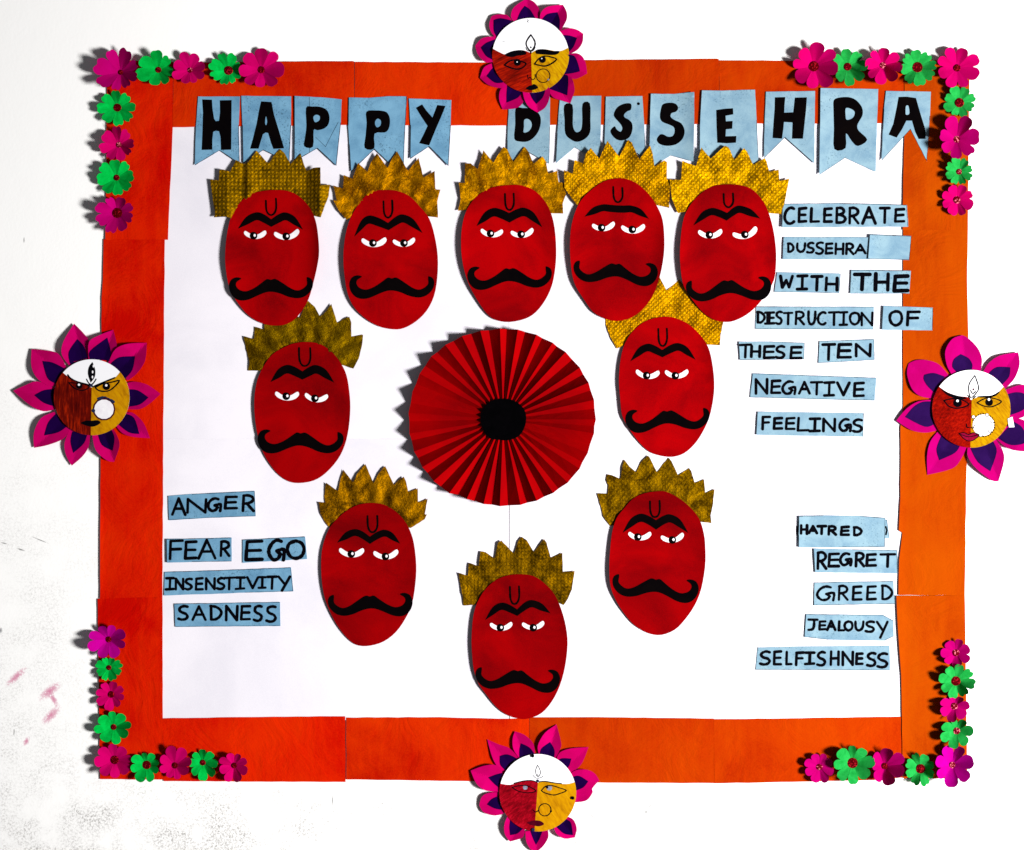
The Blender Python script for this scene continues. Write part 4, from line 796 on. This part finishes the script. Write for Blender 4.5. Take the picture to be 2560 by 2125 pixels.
for i, (c, fx, fy, dr, bx, n, a0, notch, steep, col, lb) in enumerate(FW):
    X, Y = c.p(fx, fy); x0, y0 = c.p(bx[0], bx[1]); x1, y1 = c.p(bx[2], bx[3])
    t = Thing('paper_flower', lb, 'paper flower', X, Y, 'paper flowers around the four corners')
    rnd = random.Random(i * 17 + 3); base = 5.0 + (i % 3) * 0.7
    def reach(a):
        cs, sn = math.cos(a), math.sin(a)
        ex = (x1 - X) if cs > 0 else (X - x0); ey = (y1 - Y) if sn > 0 else (Y - y0)
        return 1.03 / math.sqrt((cs / ex) ** 2 + (sn / ey) ** 2)
    bs = [R(a0) + 2 * math.pi * (k - .5) / n + rnd.uniform(-.1, .1) for k in range(n)]
    sl = [(1.2 if c in (cA, cT) else 1.45) * steep * max(.05, (.62 if k % 2 else .26) + rnd.uniform(-.2, .2)) for k in range(n)]
    for k in range(n):
        b0, b1 = bs[k], bs[(k + 1) % n]
        if b1 < b0: b1 += 2 * math.pi
        s0, s1 = sl[k], sl[(k + 1) % n]; rl = rnd.uniform(.93, 1.05); nk = notch * rnd.uniform(.4, 1.4)
        mid = R(0); V = [at(X, Y, base)]; F = []; m = 14; sk = rnd.uniform(-.15, .15)
        twist = 0.10; lb0 = .62 + .1 * ((i * 7) % 5) / 4
        rows = (0.34, 0.7, 1.0)
        for q in rows:
            for j in range(m + 1):
                u = j / m; lobe = lb0 + (1 - lb0) * (math.sin(math.pi * min(1, max(0, u))) ** 0.5)
                lobe -= nk * math.exp(-((u - .5 - sk * .3) / .13) ** 2)
                a = b0 + (b1 - b0) * u
                # lobes swell sideways a little past their fold lines
                aa = a + (u - .5) * 2 * twist * (q > .9) * (1 - abs(u - .5) * 2) * 0
                r = reach(a) * rl * q * lobe if q > .5 else .8 * dr / c.k
                h = base + ((s0 * (1 - u) + s1 * u)) * max(0, r - .8 * dr / c.k) + 0.35 * q * math.sin(u * 9 + k)
                V.append(at(X + r * math.cos(aa), Y + r * math.sin(aa), h))
        for j in range(m): F.append([0, 2 + j, 1 + j])
        for r_ in range(len(rows) - 1):
            for j in range(m):
                p = 1 + r_ * (m + 1) + j; F.append([p, p + 1, p + m + 2, p + m + 1])
        nf = len(V); V += [v + Vector((0, .55 * S, 0)) for v in V]; F += [[x + nf for x in reversed(f)] for f in F]
        p = 1 + (len(rows) - 1) * (m + 1)
        for j in range(m): F.append([p + j, p + j + 1, p + j + 1 + nf, p + j + nf])
        # fix winding so that fronts face the viewer
        f0 = F[0]; nn = (V[f0[1]] - V[f0[0]]).cross(V[f0[2]] - V[f0[0]])
        if nn.y > 0: F = [list(reversed(f)) for f in F]
        mt = {'p': 'pinkB' if (c is cU or i in (0, 8, 15, 18)) else 'pink', 'g': 'greenB' if c in (cU, cR) else 'green'}[col]
        if i in (18, 35): mt = 'orchid'
        link('petal', V, F, M[mt], t)
    r = dr / c.k * .96; V = []; F = []
    cz = base + 1.7
    for q, z in ((1.0, -1.5), (1.0, 0), (.85, 1.0), (.5, 1.8)):
        for j in range(14): V.append(at(X + r * q * math.cos(j * math.pi / 7), Y + r * q * math.sin(j * math.pi / 7), cz + z))
    V.append(at(X, Y, cz + 2.1))
    for q in range(3):
        for j in range(14): F.append([q * 14 + j, (q + 1) * 14 + j, (q + 1) * 14 + (j + 1) % 14, q * 14 + (j + 1) % 14])
    for j in range(14): F.append([42 + j, 56, 42 + (j + 1) % 14])
    nn = (V[F[-1][1]] - V[F[-1][0]]).cross(V[F[-1][2]] - V[F[-1][0]])
    if nn.y > 0: F = [list(reversed(f)) for f in F]
    link('centre', V, F, M['glitP' if (i in (2, 6, 11, 15, 16, 17, 27, 29, 30, 34, 35)) else 'glit'], t)

# ---------------------------------------------------------------- word strips
def arcp(cx, cy, rx, ry, a0, a1, n=10): return [(cx + rx * math.cos(R(a0 + (a1 - a0) * k / n)), cy + ry * math.sin(R(a0 + (a1 - a0) * k / n))) for k in range(n + 1)]
G = {
 'A': [[(0, 1), (.5, 0), (1, 1)], [(.2, .62), (.82, .62)]],
 'B': [[(.08, 0), (.05, 1)], [(.08, 0.02), (.6, .02), (.85, .2), (.6, .42), (.08, .46)], [(.3, .46), (.75, .52), (1, .75), (.75, .97), (.05, 1)]],
 'C': [[(1, .08), (.75, 0), (.4, .06), (.1, .3), (0, .58), (.12, .85), (.4, 1), (.75, 1), (1, .9)]],
 'D': [[(.05, .02), (.05, .98)], [(0, 0.02), (.45, .04), (.85, .25), (1, .5), (.85, .78), (.45, .97), (.05, .98)]],
 'E': [[(1, 0), (.08, .03), (.04, .5), (0, 1), (1, .98)], [(.05, .5), (.92, .48)]],
 'F': [[(1, 0), (.06, .02), (0, 1)], [(.05, .48), (.85, .46)]],
 'G': [[(.82, .06), (.55, 0), (.25, .14), (.03, .45), (.05, .75), (.3, .98), (.62, .92), (.75, .72)], [(.55, .55), (1, .48), (.97, 1)], [(.55, .55), (.78, .72)]],
 'H': [[(.05, 0), (0, 1)], [(1, 0), (.97, 1)], [(.03, .52), (.98, .5)]],
 'I': [[(.05, .02), (.98, 0)], [(.52, .02), (.48, .98)], [(0, 1), (.95, .98)]],
 'J': [[(0, 0), (1, .03)], [(.62, .03), (.6, .6), (.45, .95), (0, 1)]],
 'L': [[(.08, 0), (0, 1), (1, .98)]],
 'N': [[(.02, 1), (.03, 0), (.97, 1), (1, 0)]],
 'O': [[(.5, 0), (.85, .1), (1, .45), (.88, .82), (.5, 1), (.15, .85), (0, .5), (.12, .15), (.5, 0)]],
 'R': [[(.06, 0.02), (0, 1)], [(.04, .03), (.5, 0), (.9, .12), (.92, .35), (.55, .5), (.08, .54)], [(.35, .52), (1, 1)]],
 'S': [[(.95, .05), (.6, 0), (.2, .1), (.1, .3), (.35, .46), (.75, .56), (.95, .75), (.75, .95), (.35, 1), (0, .93)]],
 'T': [[(0, .02), (1, 0)], [(.52, .02), (.48, 1)]],
 'U': [[(.02, 0), (0, .5), (.12, .85), (.42, 1), (.75, .88), (.95, .55), (1, 0)]],
 'V': [[(0, 0), (.5, 1), (1, 0)]],
 'W': [[(.05, 0), (.2, 1), (.5, .4), (.72, .98), (1, 0)]],
 'Y': [[(0, 0), (.5, .5)], [(1, 0), (.3, 1)]]}
ROUND = set('BCDGJORSU')
WS = [
 (cE, [(470,962),(900,955),(1402,967),(1412,1130),(463,1135)], 20, 'CELEBRATE', [(485,555,988,1105),(592,645,992,1092),(682,742,993,1092),(782,838,995,1092),(872,940,990,1100),(972,1038,988,1105),(1070,1165,985,1105),(1202,1270,990,1100),(1315,1380,998,1092)], 'blue paper strip with the word CELEBRATE'),
 (cE, [(478,1208),(1120,1210),(1122,1375),(470,1375)], 17, 'DUSSEHRA', [(510,552,1255,1320),(580,638,1255,1320),(655,705,1252,1325),(722,775,1248,1333),(795,842,1258,1330),(868,925,1258,1335),(948,1000,1258,1335),(1015,1090,1265,1330)], 'blue paper strip with the word DUSSEHRA in small letters'),
 (cE, [(1123,1188),(1435,1200),(1428,1290),(1420,1380),(1110,1372)], 0, '', [], 'blank blue paper piece stuck over the end of the DUSSEHRA strip'),
 (cE, [(428,1472),(905,1482),(895,1628),(408,1620)], 21, 'WITH', [(450,545,1500,1585),(580,655,1500,1600),(690,765,1503,1605),(795,880,1515,1605)], 'blue paper strip with the word WITH'),
 (cE, [(985,1455),(1432,1460),(1420,1632),(977,1632)], 26, 'THE', [(1010,1125,1487,1600),(1165,1262,1485,1605),(1308,1408,1500,1610)], 'blue paper strip with the bold word THE'),
 (cM, [(268,100),(1393,103),(1388,320),(262,315)], 22, 'DIESTRUCTION', [(282,350,152,255),(355,400,158,265),(395,440,158,262),(460,515,150,265),(535,615,160,270),(648,725,150,270),(768,835,150,270),(860,930,155,270),(965,1060,155,275),(1068,1140,155,275),(1165,1255,160,270),(1275,1380,160,280)], 'long blue paper strip with the word DESTRUCTION'),
 (cM, [(1480,95),(1957,112),(1952,328),(1468,322)], 25, 'OF', [(1545,1660,145,280),(1712,1830,150,278)], 'blue paper strip with the word OF, half over the orange border'),
 (cM, [(105,437),(400,435),(732,447),(727,605),(115,612)], 24, 'THESE', [(115,220,465,585),(222,305,478,580),(345,440,480,590),(460,540,480,592),(600,700,488,595)], 'blue paper strip with the word THESE'),
 (cM, [(870,430),(1395,412),(1400,610),(1100,628),(860,640)], 26, 'TEN', [(905,1020,462,608),(1052,1172,462,585),(1220,1360,460,575)], 'blue paper strip with the word TEN'),
 (cM, [(232,738),(1415,780),(1400,998),(208,968)], 24, 'NEGATIVE', [(265,375,795,930),(415,498,808,925),(520,640,815,935),(680,780,822,930),(795,900,822,940),(920,1015,825,950),(1045,1160,828,945),(1205,1295,830,955)], 'blue paper strip with the word NEGATIVE'),
 (cM, [(285,1105),(1297,1118),(1290,1343),(272,1325)], 24, 'FEELINGS', [(330,400,1153,1270),(440,515,1165,1265),(555,635,1165,1270),(668,770,1165,1285),(780,880,1170,1290),(910,1020,1175,1290),(1065,1170,1175,1290),(1195,1280,1180,1295)], 'blue paper strip with the word FEELINGS'),
 (cN, [(545,130),(1450,118),(1475,305),(540,325)], 14, '*', [], 'blue paper slip almost hidden behind the HATRED strip'),
 (cN, [(555,82),(800,75),(1180,80),(1432,100),(1428,395),(960,400),(552,398)], 26, 'HATRED', [(578,640,175,260),(660,740,185,255),(748,830,185,262),(860,930,185,268),(985,1062,192,272),(1115,1190,195,275)], 'tall blue paper strip with the small word HATRED'),
 (cN, [(705,412),(1100,420),(1553,428),(1555,662),(718,652)], 27, 'REGRET', [(748,832,450,615),(860,960,465,590),(975,1085,460,580),(1135,1215,455,590),(1245,1335,470,585),(1385,1530,468,595)], 'blue paper strip with the word REGRET'),
 (cN, [(710,755),(1515,740),(1527,972),(705,988)], 24, 'GREED', [(740,910,795,935),(962,1050,790,930),(1105,1190,795,930),(1250,1335,795,925),(1400,1500,785,925)], 'blue paper strip with the word GREED'),
 (cN, [(625,1075),(1410,1083),(1515,1140),(1518,1300),(1425,1345),(850,1335),(610,1308)], 24, 'JEALOUSY', [(655,745,1130,1235),(765,825,1150,1230),(845,925,1145,1235),(962,1015,1150,1240),(1020,1100,1150,1240),(1130,1210,1150,1240),(1235,1320,1150,1255),(1350,1455,1155,1315)], 'blue paper strip with the word JEALOUSY and clipped right corners'),
 (cN, [(140,1413),(700,1402),(1475,1395),(1480,1645),(118,1640)], 26, 'SELFISHNESS', [(165,265,1455,1585),(305,375,1455,1585),(430,480,1460,1585),(530,605,1465,1590),(620,715,1465,1580),(745,825,1460,1595),(880,960,1455,1590),(1000,1105,1460,1590),(1140,1200,1475,1580),(1250,1335,1470,1600),(1355,1455,1475,1615)], 'long blue paper strip with the word SELFISHNESS'),
 (cG, [(122,300),(300,285),(770,262),(777,452),(400,465),(128,482)], 20, 'ANGER', [(152,250,318,440),(265,405,325,425),(420,515,318,412),(550,635,305,392),(683,762,295,412)], 'blue paper strip with the word ANGER'),
 (cG, [(108,623),(597,612),(597,790),(300,795),(110,800)], 20, 'FEAR', [(135,230,635,770),(250,332,642,768),(350,475,632,768),(518,578,640,748)], 'blue paper strip with the word FEAR'),
 (cG, [(680,628),(1148,604),(1163,772),(680,802)], 24, 'EGO', [(705,825,640,778),(875,990,632,780),(1015,1140,638,770)], 'blue paper strip with the word EGO'),
 (cG, [(95,870),(700,850),(1042,835),(1060,1015),(700,1025),(90,1047)], 18, 'INSENSTIVITY', [(105,165,915,1000),(178,235,920,1000),(250,300,920,1000),(330,380,918,1000),(405,470,918,998),(490,545,915,998),(540,620,912,998),(630,695,912,996),(715,795,910,990),(800,855,908,990),(868,935,905,995),(950,1035,905,1010)], 'long blue paper strip with the misspelt word INSENSTIVITY'),
 (cG, [(167,1108),(960,1095),(963,1275),(175,1282)], 19, 'SADNESS', [(200,270,1125,1228),(305,402,1128,1228),(440,520,1125,1228),(555,640,1125,1230),(670,735,1125,1225),(765,825,1125,1235),(860,930,1128,1242)], 'blue paper strip with the word SADNESS')]
for i, (c, pl, wd, word, bxs, lb) in enumerate(WS):
    raw = c(pl); q = rough_edge(c(pl), 0.4, 16, i + 70); xs = [p[0] for p in q]; ys = [p[1] for p in q]; x0, x1 = min(xs), max(xs)
    rnd = random.Random(i + 300); al, ar = rnd.choice([.3, 1, 3.2]), rnd.uniform(0, 1)
    d = {2: 6.6, 11: 3.2, 12: 4.6, 3: 4.4, 4: 6.4, 0: 6.4, 1: 5.4, 6: 6.4}.get(i, 3.6)
    def hf(x, y, x0=x0, x1=x1, al=al, ar=ar, i=i):
        u = (x - x0) / (x1 - x0)
        return al * max(0, 1 - u * 4) ** 2 + ar * max(0, u * 4 - 3) ** 2 + 0.5 * noise.noise(Vector((x * .03, y * .03, i)))
    t = Thing('word_strip', lb, 'paper strip', (x0 + x1) / 2, (min(ys) + max(ys)) / 2, 'blue strips with handwritten words')
    paper('strip', [q], d, M['blue'] if c is cG else blue2, t, thick=0.7, h=hf, step=10)
    X0, Y0 = sum(p[0] for p in raw) / len(raw), sum(p[1] for p in raw) / len(raw)
    rw = [(X0 + (a - X0) * .994, Y0 + (b - Y0) * .97) for a, b in raw]; cutl = []
    for k in range(len(rw)):
        a, b = rw[k], rw[(k + 1) % len(rw)]
        if rnd.random() < .6:
            n = max(2, int(math.hypot(b[0] - a[0], b[1] - a[1]) / 9)); cutl.append([(a[0] + (b[0] - a[0]) * g / n, a[1] + (b[1] - a[1]) * g / n) for g in range(n + 1)])
    for cl_ in cutl: ink('cut_line', [cl_], .8, d + .3, M['marker'], t, h=hf, wob=.4)
    strokes = []
    if word == '*':
        strokes = [c([(1438,190),(1448,225),(1440,268)])]; strokes += [c([(543,190),(541,230),(543,270)])]
        ink('lettering', strokes, 3.6, d + .45, M['marker'], t, h=hf); continue
    for ch, (a, b, y0, y1) in zip(word, bxs):
        for s in G[ch]:
            p = c([(a + (b - a) * u + rnd.uniform(-1, 1), y0 + (y1 - y0) * v + rnd.uniform(-1.5, 1.5)) for u, v in s])
            if ch in ROUND and len(p) > 2: p = catmull(p, 3, False)
            strokes.append(p)
    if strokes: ink('lettering', strokes, wd / c.k * 1.12, d + .4, M['marker'], t, h=hf)
